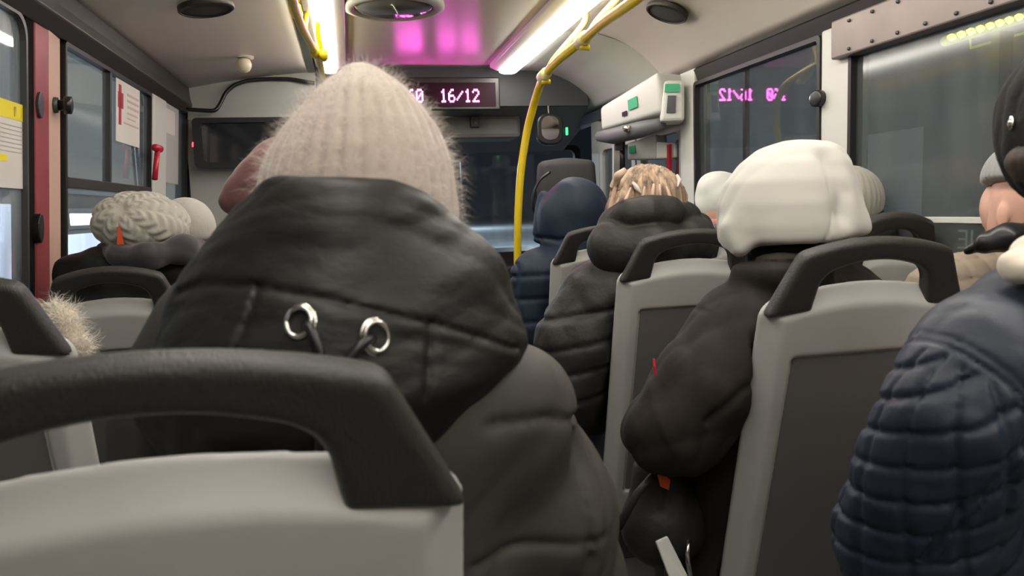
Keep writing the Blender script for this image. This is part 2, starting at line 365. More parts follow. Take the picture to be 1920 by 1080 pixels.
# ------------------------------------------------------------------ outside
M['snow'] = mat('lit_snowy_road', (.45, .48, .52), rough=.9, var=.2, vscale=.5)
M['facade'] = mat('grey_street_facade', (.20, .21, .21), rough=.9, var=.3, vscale=.6)
M['shop'] = emis('lit_shop_window', (.72, .82, 1.0), 1.9)
M['shopw'] = emis('lit_sign_white', (1.0, .98, .92), 3.2)
M['shopm'] = emis('dim_lit_display', (.62, .66, .63), .30)
S('floor_street', MB().box((-60, -20, -.9), (60, 240, -.6)), M['snow'])
def shop(x, y0, y1, label, wins, name='shop_building'):
    t = empty(name, (x-1, (y0+y1)/2, -.6), label, 'building')
    MB().box((x-2, y0, -.6), (x, y1, 9)).build('facade', M['facade'], t)
    for a, b, z0, z1, m in wins:
        fr = frame_ring(rrect(a-.06, z0-.06, b+.06, z1+.06, .02), rrect(a, z0, b, z1, .02), 0, x-.01, x+.06).build('window_frame', M['alu'], t)
        MB().box((x, a, z0), (x+.02, b, z1)).build('lit_pane', M[m], fr).location = (0, 0, 0)
    return t
shop(-3.2, 3.5, 24, 'street building with lit shop windows outside the left bus windows',
     [(5.0, 9.0, -.4, 1.55, 'shop'), (9.3, 13.6, -.4, 1.22, 'shop'), (9.6, 11.4, 1.32, 1.46, 'shopw'), (14.2, 19, -.4, 1.15, 'shop'), (9.4, 12.6, 1.75, 4.0, 'shopm'), (12.9, 19.5, 1.7, 4.0, 'shopm'), (4.6, 8.8, 1.8, 4.2, 'shopm')])

# ------------------------------------------------------------------ implicit surfaces (smooth organic shapes)
def smin(a, b, k):
    h = np.clip(.5+.5*(b-a)/k, 0, 1); return b*(1-h)+a*h-k*h*(1-h)
def smax(a, b, k): return -smin(-a, -b, k)
def rc(p, a, b, r1, r2):
    a = np.asarray(a, float); b = np.asarray(b, float); ab = b-a
    t = np.clip(((p-a)@ab)/(ab@ab+1e-9), 0, 1)
    return np.linalg.norm(p-a-t[:, None]*ab, axis=1)-(r1+(r2-r1)*t)
def ell(p, c, r, R=None):
    q = p-np.asarray(c, float)
    if R is not None: q = q@R
    r = np.asarray(r, float)
    k0 = np.linalg.norm(q/r, axis=1); k1 = np.linalg.norm(q/(r*r), axis=1)+1e-9
    return k0*(k0-1)/k1
def rotz(a, tilt=0, roll=0):
    return np.array((Matrix.Rotation(a, 3, 'Z') @ Matrix.Rotation(tilt, 3, 'X') @ Matrix.Rotation(roll, 3, 'Y')))
def chain(p, nodes, k=.03):
    d = None
    for (a, r1), (b, r2) in zip(nodes[:-1], nodes[1:]):
        e_ = rc(p, a, b, r1, r2); d = e_ if d is None else smin(d, e_, k)
    return d
def rowsolid(Y, rows, sm=7):
    """rows: (y_px, left_px, right_px, depth_half, centre_y) -> implicit solid of stacked ellipses standing at distance Y"""
    zz, cx, aa, bb, cy = [], [], [], [], []
    for y, xl, xr, b, c in rows:
        L = P(xl, y, Y); R = P(xr, y, Y); zz.append((L[2]+R[2])/2); cx.append((L[0]+R[0])/2); aa.append(max((R[0]-L[0])/2, .004)); bb.append(b); cy.append(c)
    o_ = np.argsort(zz); zz = np.array(zz)[o_]; T = [np.array(q)[o_] for q in (cx, aa, bb, cy)]
    g = np.linspace(zz[0], zz[-1], 160); ker = np.hanning(2*sm+3)[1:-1]; ker /= ker.sum()
    out = []
    for q in T:
        v = np.interp(g, zz, q); v = np.convolve(np.pad(v, (sm, sm), 'edge'), ker, 'valid'); out.append(v)
    def f(p):
        c_, a_, b_, y_ = [np.interp(p[:, 2], g, v) for v in out]
        q = np.hypot((p[:, 0]-c_)/a_, (p[:, 1]-y_)/b_)
        d = (q-1)*np.minimum(a_, b_)
        return smax(d, np.maximum(p[:, 2]-g[-1], g[0]-p[:, 2]), .008)
    return f
def groove(p, pts, wdt, dep, ymax=99):
    """a sewn seam: dip along a polyline seen in the xz plane"""
    d = None
    for a, b in zip(pts[:-1], pts[1:]):
        a2 = np.array([a[0], a[2]]); b2 = np.array([b[0], b[2]]); q = p[:, [0, 2]]-a2; ab = b2-a2
        t = np.clip((q@ab)/(ab@ab), 0, 1); e_ = np.linalg.norm(q-t[:, None]*ab, axis=1); d = e_ if d is None else np.minimum(d, e_)
    return dep*np.exp(-(d/wdt)**2)*(p[:, 1] < ymax)
_rng = np.random.RandomState(3)
_dirs = _rng.normal(size=(40, 3)); _dirs /= np.linalg.norm(_dirs, axis=1)[:, None]; _ph = _rng.uniform(0, 6.28, 40)
def wob(p, freq, k0=0, n=6):
    s_ = 0
    for i in range(k0, k0+n):
        s_ = s_+np.sin((p@_dirs[i % 40])*freq*(1+.23*(i-k0))+_ph[i % 40]+1.3*np.sin((p@_dirs[(i+7) % 40])*freq*.6))
    return s_/n
def folds(p, freq, k0=0, n=5): # sharper creases
    s_ = 0
    for i in range(k0, k0+n):
        s_ = s_+1-2*np.abs(np.sin((p@_dirs[i % 40])*freq*(1+.3*(i-k0))+_ph[i % 40]+1.6*np.sin((p@_dirs[(i+5) % 40])*freq*.5)))
    return s_/n
def surf(f, lo, hi, h):
    """surface nets over a sparse grid"""
    lo = np.array(lo, float); hi = np.array(hi, float); B = 4
    n = np.ceil((hi-lo)/h/B).astype(int)*B; H = h*B; m = n//B
    cc = [lo[i]+H*(np.arange(m[i])+.5) for i in range(3)]
    G = np.stack(np.meshgrid(*cc, indexing='ij'), -1).reshape(-1, 3)
    dc = f(G).reshape(m)
    near = np.abs(dc) < H*1.9
    D = np.repeat(np.repeat(np.repeat(dc, B, 0), B, 1), B, 2).astype(np.float32)
    mask = np.repeat(np.repeat(np.repeat(near, B, 0), B, 1), B, 2)
    idx = np.argwhere(mask)
    vals = np.empty(len(idx), np.float32)
    for s0 in range(0, len(idx), 400000):
        q = idx[s0:s0+400000]; vals[s0:s0+400000] = f(lo+h*(q+.5))
    D[mask] = vals
    D = np.pad(D, 1, constant_values=1.0); lo = lo-h
    I = D < 0
    c = I[:-1, :-1, :-1].astype(np.int8)
    tot = sum(I[i:D.shape[0]-1+i, j:D.shape[1]-1+j, k:D.shape[2]-1+k].astype(np.int8) for i in (0, 1) for j in (0, 1) for k in (0, 1))
    act = (tot > 0) & (tot < 8); cells = np.argwhere(act)
    ids = -np.ones(act.shape, np.int64); ids[act] = np.arange(len(cells))
    acc = np.zeros((len(cells), 3)); cnt = np.zeros(len(cells))
    cor = [(i, j, k) for i in (0, 1) for j in (0, 1) for k in (0, 1)]
    for a in cor:
        for ax in range(3):
            if a[ax]: continue
            b = list(a); b[ax] = 1
            va = D[cells[:, 0]+a[0], cells[:, 1]+a[1], cells[:, 2]+a[2]]; vb = D[cells[:, 0]+b[0], cells[:, 1]+b[1], cells[:, 2]+b[2]]
            x = (va < 0) != (vb < 0); t = np.where(x, va/(va-vb+1e-12), 0)
            pt = np.tile(np.array(a, float), (len(cells), 1)); pt[:, ax] += t
            acc[x] += pt[x]; cnt[x] += 1
    V = lo+h*(cells+acc/cnt[:, None]+.5)
    Fs = []
    for ax in range(3):
        u, v = (ax+1) % 3, (ax+2) % 3
        sl0 = [slice(1, -1)]*3; sl1 = [slice(1, -1)]*3; sl0[ax] = slice(0, -1); sl1[ax] = slice(1, None)
        A = I[tuple(sl0)]; Bq = I[tuple(sl1)]
        for flip, X in ((False, A & ~Bq), (True, ~A & Bq)):
            e_ = np.argwhere(X)
            if not len(e_): continue
            base = e_.copy(); 
            for q in range(3):
                if q != ax: base[:, q] += 1
            def cell(du, dv):
                z = base.copy(); z[:, u] -= du; z[:, v] -= dv; return ids[z[:, 0], z[:, 1], z[:, 2]]
            qd = np.stack([cell(0, 0), cell(1, 0), cell(1, 1), cell(0, 1)], 1)
            if flip: qd = qd[:, ::-1]
            Fs.append(qd)
    Q = np.concatenate(Fs); Q = Q[(Q >= 0).all(1)]
    return V, Q
def blob(name, f, lo, hi, h, m, parent=None, relax=1, post=None):
    V, Q = surf(f, lo, hi, h)
    # one light smoothing pass takes the grid's stair steps out
    for _ in range(relax):
        s_ = np.zeros_like(V); c_ = np.zeros(len(V))
        for k in range(4):
            a = Q[:, k]; b = Q[:, (k+1) % 4]
            np.add.at(s_, a, V[b]); np.add.at(c_, a, 1)
        V = V*.45+.55*s_/np.maximum(c_, 1)[:, None]
    if post is not None: V = post(V, Q)
    me = bpy.data.meshes.new(name)
    me.vertices.add(len(V)); me.vertices.foreach_set('co', V.ravel())
    me.loops.add(len(Q)*4); me.loops.foreach_set('vertex_index', Q.ravel().astype(np.int32))
    me.polygons.add(len(Q)); me.polygons.foreach_set('loop_start', np.arange(0, len(Q)*4, 4, dtype=np.int32)); me.polygons.foreach_set('loop_total', np.full(len(Q), 4, np.int32))
    me.update(calc_edges=True); me.validate()
    return link(name, me, m, parent, smooth=True)
def bb(*nodes, pad=.05):
    p = np.array([n_[0] for n_ in nodes]); r = np.array([n_[1] for n_ in nodes])[:, None]
    return (p-r).min(0)-pad, (p+r).max(0)+pad
def fuzz(name, V, Nrm, n, l, m, parent, seed=1, wid=.0005, droop=.3):
    """short loose fibres standing off a surface"""
    rg = np.random.RandomState(seed); idx = rg.choice(len(V), n); vs = []; fs = []
    for i in idx:
        p = V[i]; nn = Nrm[i]+rg.normal(size=3)*.55; nn /= np.linalg.norm(nn); L = l*(.35+rg.rand()**2*1.1)
        side = np.cross(nn, rg.normal(size=3)); side /= np.linalg.norm(side)+1e-9
        q1 = p+nn*L*.5+side*L*.15; q2 = p+nn*L+side*L*rg.normal()*.35-np.array([0, 0, droop*L])
        s2 = side*wid; k = len(vs); vs += [p-nn*.002-s2, p-nn*.002+s2, q1-s2*.8, q1+s2*.8, q2]; fs += [(k, k+1, k+3, k+2), (k+2, k+3, k+4)]
    mb = MB(); mb.v = [tuple(v) for v in vs]; mb.f = fs
    me = bpy.data.meshes.new(name); me.from_pydata(mb.v, [], mb.f); me.update()
    o = link(name, me, m, parent); o['kind'] = 'stuff'; return o
def vn(o):
    me = o.data; n = len(me.vertices); v = np.empty(n*3); me.vertices.foreach_get('co', v); q = np.empty(n*3); me.vertices.foreach_get('normal', q)
    off = parent_loc(o); return v.reshape(-1, 3)+off, q.reshape(-1, 3)

# ------------------------------------------------------------------ seats
REC = math.radians(15); TOPZ = 1.11
def seat_frame(p):
    """world -> (u across, v up along the reclined back from its top corner, n towards the rear)"""
    q = p-np.array([0, 0, TOPZ]); cr, sr = math.cos(REC), math.sin(REC)
    v = q[:, 2]*cr-q[:, 1]*sr; n = -(q[:, 1]*cr+q[:, 2]*sr); return q[:, 0], v, n
def seat_world(u, v, n):
    cr, sr = math.cos(REC), math.sin(REC)
    return (u, -v*sr-n*cr, TOPZ+v*cr-n*sr)
def f_shell(p):
    u, v, n = seat_frame(p); au = np.abs(u)
    side = au-(.25-.02*np.clip(-v/.6, 0, 1)*0-.0)
    top = v-.040*(1-(au/.25)**2)
    r = .035
    qx = np.maximum(side+r, 0); qy = np.maximum(top+r, 0)
    d2 = np.hypot(qx, qy)+np.minimum(np.maximum(side+r, top+r), 0)-r
    d2 = np.maximum(d2, -.98-v)
    nn = np.abs(n+.026)-.026
    ch = (d2+n+.039)*.70           # wide bevel round the rear face
    d = smax(smax(d2, nn, .010), ch, .004)
    # recess of the rear face
    rx = np.maximum(au-.165, 0); ry = np.maximum(np.abs(v+.48)-.35, 0)
    rec = np.hypot(rx, ry)-.012
    return smax(d, -smax(rec, .0-(n+.012), .006), .006)
def f_panel(p):
    u, v, n = seat_frame(p); au = np.abs(u)
    rx = np.maximum(au-.163, 0); ry = np.maximum(np.abs(v+.48)-.348, 0)
    rec = np.hypot(rx, ry)-.010
    return smax(rec, np.abs(n+.014)-.005, .003)
def f_handle(p):
    u, v, n = seat_frame(p); au = np.abs(u)
    oe = (au-(.247-(v+.02)*.46))*.91
    ot = v-(.114+.034*(1-(au/.2)**2))
    o_ = smax(oe, ot, .012)
    ie = (au-(.146-(v+.02)*.16))
    it = v-(.062+.038*(1-(au/.15)**2))
    i_ = smax(ie, it, .03)
    lo = -(v+.012-.018*(au-.15)/.1*0+.10*(np.clip(au-.15, 0, .1)))   # foot line, dropping outwards
    d2 = smax(smax(o_, -i_, .014), lo, .004)
    nn = np.abs(n+.022)-.021
    r = .013
    q = np.hypot(np.maximum(d2+r, 0), np.maximum(nn+r, 0))+np.minimum(np.maximum(d2+r, nn+r), 0)-r
    return q
def f_cushion(p):
    q = np.abs(p-np.array([0, .47, .44]))-np.array([.215, .20, .035]); r = .03
    a = np.linalg.norm(np.maximum(q+0, 0), axis=1)+np.minimum(q.max(1), 0)-r
    u, v, n = seat_frame(p)
    b = np.stack([np.abs(u)-.20, np.abs(v+.36)-.27, np.abs(n+.062)-.012], 1)
    b = np.linalg.norm(np.maximum(b, 0), axis=1)+np.minimum(b.max(1), 0)-.012
    return smin(a, b, .02)
SG = 'grey moulded bus seats'
seat0 = empty('bus_seat', (0, 0, 0), 'x', 'seat', SG)
sh = blob('back_shell', f_shell, (-.30, -.08, .10), (.30, .36, 1.20), .0055, M['seatback'], seat0, relax=1)
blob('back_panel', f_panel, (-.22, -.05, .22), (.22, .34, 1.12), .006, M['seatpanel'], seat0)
blob('grab_handle', f_handle, (-.30, -.10, 1.0), (.30, .12, 1.31), .004, M['handle'], seat0, relax=1)
blob('seat_cushion', f_cushion, (-.28, -.02, .36), (.28, .74, 1.12), .010, M['cushion'], seat0)
MB().box((-.18, .30, .0), (-.14, .60, .40)).box((-.18, .30, .0), (.18, .38, .03)).box((-.18, .54, 0), (.18, .60, .03)).box((.14, .30, .0), (.18, .60, .40)).build('seat_leg', M['darkmetal'], seat0, bevel=.004)
def seat(x, y, top, label, sx=1.0, first=[True]):
    o = seat0 if first[0] else copy_tree(seat0); first[0] = False
    o.location = (x, y, 0); o.scale = (sx, 1, top/TOPZ); o['label'] = label; return o
seat(-.172, .65, 1.098, 'grey seat back with black handle right in front, behind the cream-hat passenger', 1.06)
seat(-.752, 1.52, 1.122, 'seat with black handle at the far left edge, white fur behind it', .92)
seat(-.70, 2.42, 1.075, 'grey seat beside the red pillar, behind the cable-knit hat', .80)
seat(1.120, 1.46, 1.11, 'nearest seat right of the aisle, behind the white-hooded passenger')
seat(1.105, 2.33, 1.11, 'second seat right of the aisle, behind the blond passenger')
seat(1.11, 3.20, 1.11, 'third seat right of the aisle, behind the navy-hooded passenger')
seat(1.56, 1.95, 1.145, 'window-side seat on the right, seen through the arch of the nearest handle', .66)
seat(1.56, 2.85, 1.125, 'window-side seat on the right, behind the small white hat', .66)

# ------------------------------------------------------------------ people
FINX = (-.028, -.010, .009, .026)
def f_body(p):
    # head
    d = ell(p, (0, -.012, 1.352), (.077, .096, .104))
    d = smin(d, ell(p, (0, .030, 1.278), (.056, .062, .072)), .035)
    d = smin(d, rc(p, (0, .083, 1.325), (0, .108, 1.292), .010, .014), .014)       # nose
    d = smin(d, rc(p, (-.020, .085, 1.247), (.020, .085, 1.247), .008, .008), .010)  # lips
    d = smin(d, rc(p, (-.035, .078, 1.345), (.035, .078, 1.345), .012, .012), .02)   # brow
    for s_ in (-1, 1):
        d = smax(d, -ell(p, (s_*.032, .096, 1.322), (.017, .014, .011)), .012)
        d = smin(d, ell(p, (s_*.080, -.005, 1.312), (.009, .020, .032)), .008)
    d = smin(d, rc(p, (0, -.025, 1.27), (0, -.045, 1.10), .054, .060), .03)
    # trunk
    t = smin(rc(p, (0, -.045, 1.04), (0, .02, .80), .105, .10), rc(p, (0, .02, .80), (0, .09, .60), .10, .125), .05)
    t = smin(t, rc(p, (-.13, -.05, 1.045), (.13, -.05, 1.045), .062, .062), .06)
    t = smin(t, rc(p, (-.09, .10, .585), (.09, .10, .585), .10, .10), .05)
    d = smin(d, t, .05)
    for s_ in (-1, 1):
        d = smin(d, chain(p, [((s_*.17, -.05, 1.04), .05), ((s_*.235, .05, .79), .040), ((s_*.11, .27, .735), .026)], .02), .03)
        hp = np.array([s_*.085, .32, .705])
        h_ = ell(p, hp, (.038, .046, .016))
        for i, fx in enumerate(FINX):
            L = (.060, .072, .068, .052)[i]; b0 = hp+np.array([fx, .032, 0]); b1 = b0+np.array([fx*.15, L*.55, -.006]); b2 = b1+np.array([0, L*.30, -.030])
            h_ = smin(h_, chain(p, [(b0, .0085), (b1, .0080), (b2, .0068)], .004), .006)
        th = hp+np.array([-s_*.030, -.010, .002]); h_ = smin(h_, chain(p, [(th, .011), (th+np.array([-s_*.028, .026, 0]), .0095), (th+np.array([-s_*.030, .056, -.008]), .008)], .005), .010)
        d = smin(d, h_, .018)
        d = smin(d, chain(p, [((s_*.09, .12, .575), .088), ((s_*.12, .50, .565), .058), ((s_*.12, .46, .33), .050), ((s_*.12, .44, .10), .036)], .03), .03)
        d = smin(d, rc(p, (s_*.12, .43, .06), (s_*.13, .57, .04), .036, .030), .02)
    return d
body_me = blob('body', f_body, (-.32, -.20, 0), (.32, .66, 1.48), .0065, M['skin'], None)
def f_trous(p):
    d = rc(p, (-.09, .10, .585), (.09, .10, .585), .118, .118)
    for s_ in (-1, 1):
        d = smin(d, chain(p, [((s_*.09, .12, .575), .104), ((s_*.12, .50, .565), .078), ((s_*.12, .46, .33), .068), ((s_*.12, .44, .12), .060)], .03), .03)
    d = smax(d, p[:, 2]-.68, .02)
    return d+.004*folds(p, 22, 3)
trous_me = blob('trousers', f_trous, (-.32, -.16, .04), (.32, .68, .72), .010, M['trouser'], None)
def f_shoe(s_):
    def f(p):
        q = rc(p, (s_*.12, .42, .055), (s_*.132, .59, .040), .050, .042); q = smin(q, rc(p, (s_*.12, .435, .06), (s_*.12, .435, .13), .050, .050), .02)
        return smax(q, .006-p[:, 2], .006)
    return f
shoe_me = blob('shoe', f_shoe(-1), (-.22, .32, 0), (.0, .68, .20), .008, M['shoe'], None)
shoe_r = blob('shoe', f_shoe(1), (.0, .32, 0), (.22, .68, .20), .008, M['shoe'], None)
BASE = (body_me, trous_me, shoe_me, shoe_r)
for o_ in BASE: o_['tmp'] = 1
def reoffset(o_, org=(0, 0, 0)):
    me = o_.data; off = np.array(o_.location); n = len(me.vertices); v = np.empty(n*3); me.vertices.foreach_get('co', v); v = v.reshape(-1, 3)+off-np.array(org); me.vertices.foreach_set('co', v.ravel()); me.update(); o_.location = (0, 0, 0); del o_['tmp']
for o_ in BASE: reoffset(o_)
used = [False]
def person(H, label, rz=0, sc_=1.0, cat='person', drop=.055, off=(0, 0)):
    """H: centre of the head. Returns the Empty on the floor under the head."""
    e = empty('person', (H[0], H[1], 0), label, cat)
    k = (H[2]-drop)/1.33
    for src in BASE:
        o_ = src if not used[0] else src.copy()
        if used[0]: C.objects.link(o_)
        o_.parent = e; o_.scale = (sc_, sc_, k); o_.rotation_euler = (0, 0, rz); o_.location = (off[0], off[1], 0)
    used[0] = True
    return e
def clip(d, p, ys, zt=1.11):
    """cloth presses flat against the seat back behind it"""
    yb = ys+.062+(zt-p[:, 2])*math.tan(REC); w_ = np.clip((zt+.02-p[:, 2])/.02, 0, 1)
    return np.where(p[:, 2] < zt+.02, smax(d, (yb-p[:, 1])*.97-(1-w_)*.2, .012), d)
def coat(p, H, puff=1.0, arms=True, k=1.0, el=(.25, .0, .80), er=None, low=.52, rz=0):
    """seated coat round the generic trunk; p in world"""
    q = p-np.array([H[0], H[1], H[2]-1.33])
    if rz:
        cz, sz = math.cos(-rz), math.sin(-rz); q = np.stack([q[:, 0]*cz-q[:, 1]*sz, q[:, 0]*sz+q[:, 1]*cz, q[:, 2]], 1)
    er = er or el
    d = smin(rc(q, (0, -.035, 1.02), (0, .03, .80), .135*puff, .145*puff), rc(q, (0, .03, .80), (0, .12, .58), .145*puff, .165*puff), .05)
    d = smin(d, rc(q, (-.145, -.045, 1.035), (.145, -.045, 1.035), .078*puff, .078*puff), .07)
    if arms:
        for s_, e1 in ((-1, el), (1, er)):
            d = smin(d, chain(q, [((s_*.17, -.045, 1.03), .082*puff), ((s_*e1[0], e1[1], e1[2]), .070*puff), ((s_*.12, .26, .745), .052*puff)], .03), .035)
    return d

# ---- 1 the passenger right in front: cream angora hat, big black hood lying on a charcoal puffer
H1 = P(672, 300, 1.0)
e = person(H1, 'person seen from behind in a cream ribbed fuzzy hat and black hood, right in front', sc_=.82)
hatrows = [(132, 640, 712, .030, 1.0), (150, 612, 742, .055, 1.0), (175, 588, 768, .080, 1.0), (205, 562, 792, .098, 1.0), (240, 532, 816, .113, 1.0),
           (280, 506, 834, .124, 1.0), (320, 489, 846, .130, 1.0), (360, 482, 852, .133, 1.0), (400, 480, 856, .133, 1.0), (440, 484, 856, .128, 1.0)]
fh = rowsolid(1.0, hatrows, 5)
top1 = P(674, 126, 1.0); axb = P(668, 420, 1.0)
def f_hat(p):
    d = fh(p); d = smin(d, rc(p, P(676, 150, 1.0), P(672, 200, 1.0), .020, .05), .02)
    t = (p[:, 2]-axb[2])/(top1[2]-axb[2]); cx = axb[0]+(top1[0]-axb[0])*t
    ph = np.arctan2(p[:, 0]-cx, -(p[:, 1]-1.0))
    amp = .0052*np.clip((top1[2]+.005-p[:, 2])/.05, 0, 1)
    return d-amp*(np.abs(np.sin(ph*17.5+.25*np.sin(p[:, 2]*30)))**.6-.6)+.0012*wob(p, 60)
hat1 = blob('hat', f_hat, P(470, 450, 1.0)-np.array([.02, .16, .02]), P(870, 120, 1.0)+np.array([.02, .16, .03]), .0032, M['creamhat'], e)
hat1['label'] = 'cream ribbed angora hat'
V, Nn = vn(hat1); sel = V[:, 1] < 1.08
fuzz('hat_fuzz', V[sel], Nn[sel], 7500, .024, M['fuzz'], hat1, 5, .00016)
# coat underneath
def f_coat1(p):
    d = coat(p, (H1[0]+.03, H1[1]-.0, H1[2]-.03), 1.08, arms=False)
    for nd in ([N(740, 760, 1.0, 120), N(950, 810, 1.0, 108), N(1010, 950, 1.03, 130), N(1035, 1130, 1.10, 135), N(960, 1330, 1.26, 120), N(800, 1300, 1.38, 70)],
               [N(600, 650, 1.0, 120), N(440, 640, 1.02, 130), N(370, 760, 1.04, 125), N(330, 980, 1.08, 130), N(400, 1200, 1.22, 110), N(560, 1180, 1.36, 60)]):
        d = smin(d, chain(p, nd, .05), .05)
    for k_, (pts) in enumerate(([P(900, 775, .9), P(1010, 772, .9), P(1110, 800, .9)], [P(880, 1045, .9), P(1000, 1030, .9), P(1150, 1035, .9)], [P(1085, 800, .9), P(1100, 900, .9), P(1120, 1080, .9)])):
        d = d+groove(p, pts, .006, .008)
    near = np.clip((p[:, 0]-P(1060, 900, 1.0)[0])/.04, 0, 1)
    return clip(d+.0045*folds(p*np.array([.8, 1, 1.3]), 15, 2, 2)+(.0015+.005*near)*folds(p, 34, 9, 2), p, .65, 1.09)
blob('jacket', f_coat1, (-.48, .80, .50), (.42, 1.55, 1.30), .0065, M['greycoat'], e)['label'] = 'charcoal puffer jacket'
# sleeve left (darker)
# the hood
hoodrows = [(290, 478, 868, .120, .985), (330, 462, 868, .135, .98), (400, 418, 872, .150, .97), (450, 380, 918, .160, .965), (500, 348, 946, .168, .96), (550, 312, 960, .176, .955),
            (600, 290, 972, .184, .950), (650, 272, 982, .190, .945), (690, 266, 972, .190, .94), (740, 262, 930, .182, .94), (790, 280, 893, .165, .94), (830, 330, 862, .14, .94), (870, 420, 830, .09, .95)]
fo = rowsolid(.93, hoodrows, 6)
pa, pb, pc = P(486, 318, .86), P(735, 348, .86), P(870, 402, .86)
def f_hood(p):
    d = fo(p)
    # slanting upper rim: follows the three rim points, dropping towards the front of the head
    zr = np.interp(p[:, 0], [pa[0]-.05, pa[0], pb[0], pc[0], pc[0]+.08], [pa[2]-.02, pa[2], pb[2], pc[2], pc[2]-.09])
    zr = zr-.25*np.clip(p[:, 1]-.90, 0, 1)
    d = smax(d, (p[:, 2]-zr)*.9, .014)
    inner = ell(p, (H1[0]+.0, 1.02, H1[2]-.02), (.128, .140, .24))
    d = smax(d, -inner, .012)
    s1 = [P(295, 568, .8), P(360, 540, .8), P(480, 538, .8), P(600, 556, .8), P(720, 582, .8), P(820, 606, .8), P(900, 634, .8), P(985, 668, .8)]
    s2 = [P(482, 540, .8), P(468, 590, .8), P(446, 650, .8), P(440, 700, .8)]
    s3 = [P(806, 602, .8), P(800, 660, .8), P(792, 730, .8)]
    d = d+groove(p, s1, .0035, .0065, .95)+groove(p, s2, .003, .0055, .95)+groove(p, s3, .003, .0055, .95)
    # lip above the seam: the upper panel puffs over it
    q = p-np.array([0, 0, 0]);
    st = np.stack([p[:, 0]*.75+p[:, 2]*.55, p[:, 1], p[:, 2]*1.0-p[:, 0]*.25], 1)
    d = d+.0050*folds(st*np.array([.5, .6, 1.7]), 14, 11, 2)+.0035*folds(st*np.array([.5, .8, 1.8]), 24, 17, 2)+.0022*folds(st*np.array([.6, .8, 1.6]), 55, 23, 3)
    return d
hood1 = blob('hood', f_hood, (-.44, .70, 1.00), (.20, 1.20, 1.46), .0042, M['blackcoat'], e)
hood1['label'] = 'black hood fallen back over the shoulders'
def ring(c, n_, R, r, wdt, name, m, par, th=0):
    """metal eyelet: short flanged tube, axis n_"""
    n_ = np.array(n_, float); n_ /= np.linalg.norm(n_); a = np.cross(n_, [0, 0, 1]); a /= np.linalg.norm(a); b = np.cross(a, n_)
    path = []
    for i in range(25):
        t = 2*math.pi*i/24; ct = math.cos(t)*a*R*.86+math.sin(t)*b*R
        dr = ct/np.linalg.norm(ct)
        path.append([np.array(c)+ct+dr*r*math.cos(u)*1.0+n_*wdt*math.sin(u) for u in [2*math.pi*k/8 for k in range(8)]])
    mb = MB(); mb.sweep(None, path, closed_prof=True); return mb.build(name, m, par, smooth=True)
def hit(f, px, py, y0=.5, y1=1.4):
    """first point of an implicit surface met by the line of sight"""
    d = ray(px, py); ts = np.linspace(y0, y1, 900)/d[1]; pts = CAM+d[None]*ts[:, None]; v = f(pts)
    k = np.argmax(v < 0); 
    if v[k] >= 0: return None
    return pts[k]
def hitn(f, px, py, y0=.5, y1=1.4):
    p = hit(f, px, py, y0, y1); h_ = .004; g = np.array([f((p+h_*np.eye(3)[i])[None])[0]-f((p-h_*np.eye(3)[i])[None])[0] for i in range(3)]); return p, g/np.linalg.norm(g)
for (qx, qy), dirn, cordpx in (((563, 606), (-.35, -.8, .1), [(572, 608), (586, 622), (598, 645), (606, 672), (604, 760), (600, 860)]), ((705, 632), (.62, -.75, .1), [(698, 634), (680, 646), (662, 662), (640, 690), (628, 770), (622, 860)])):
    p_, n_ = hitn(f_hood, qx, qy)
    n2 = n_*.6+np.array(dirn)*.6
    r_ = ring(p_+n_*.004, n2, .0150, .0028, .0030, 'eyelet', M['metal'], hood1)
    ring(p_+n_*.000, n2, .0185, .0020, .0015, 'eyelet_rim', M['metal'], r_)
    pts = []
    for k, (cx_, cy_) in enumerate(cordpx):
        h_, hn = hitn(f_hood, cx_, min(cy_, 800)); off = (.000, .012, .012, .010, .008, .008)[k]
        pts.append(P(cx_, cy_, h_[1])+hn*off if cy_ < 800 else P(cx_, cy_, h_[1]-.01))
    dense = []
    for a_, b_ in zip(pts[:-1], pts[1:]): dense += [a_+(b_-a_)*t for t in (0, .33, .66)]
    dense.append(pts[-1])
    dn = np.array(dense); 
    for _ in range(2): dn[1:-1] = (dn[:-2]+dn[1:-1]*2+dn[2:])/4
    MB().tube(list(dn), .0052, 10).build('drawcord', M['black'], hood1, smooth=True)

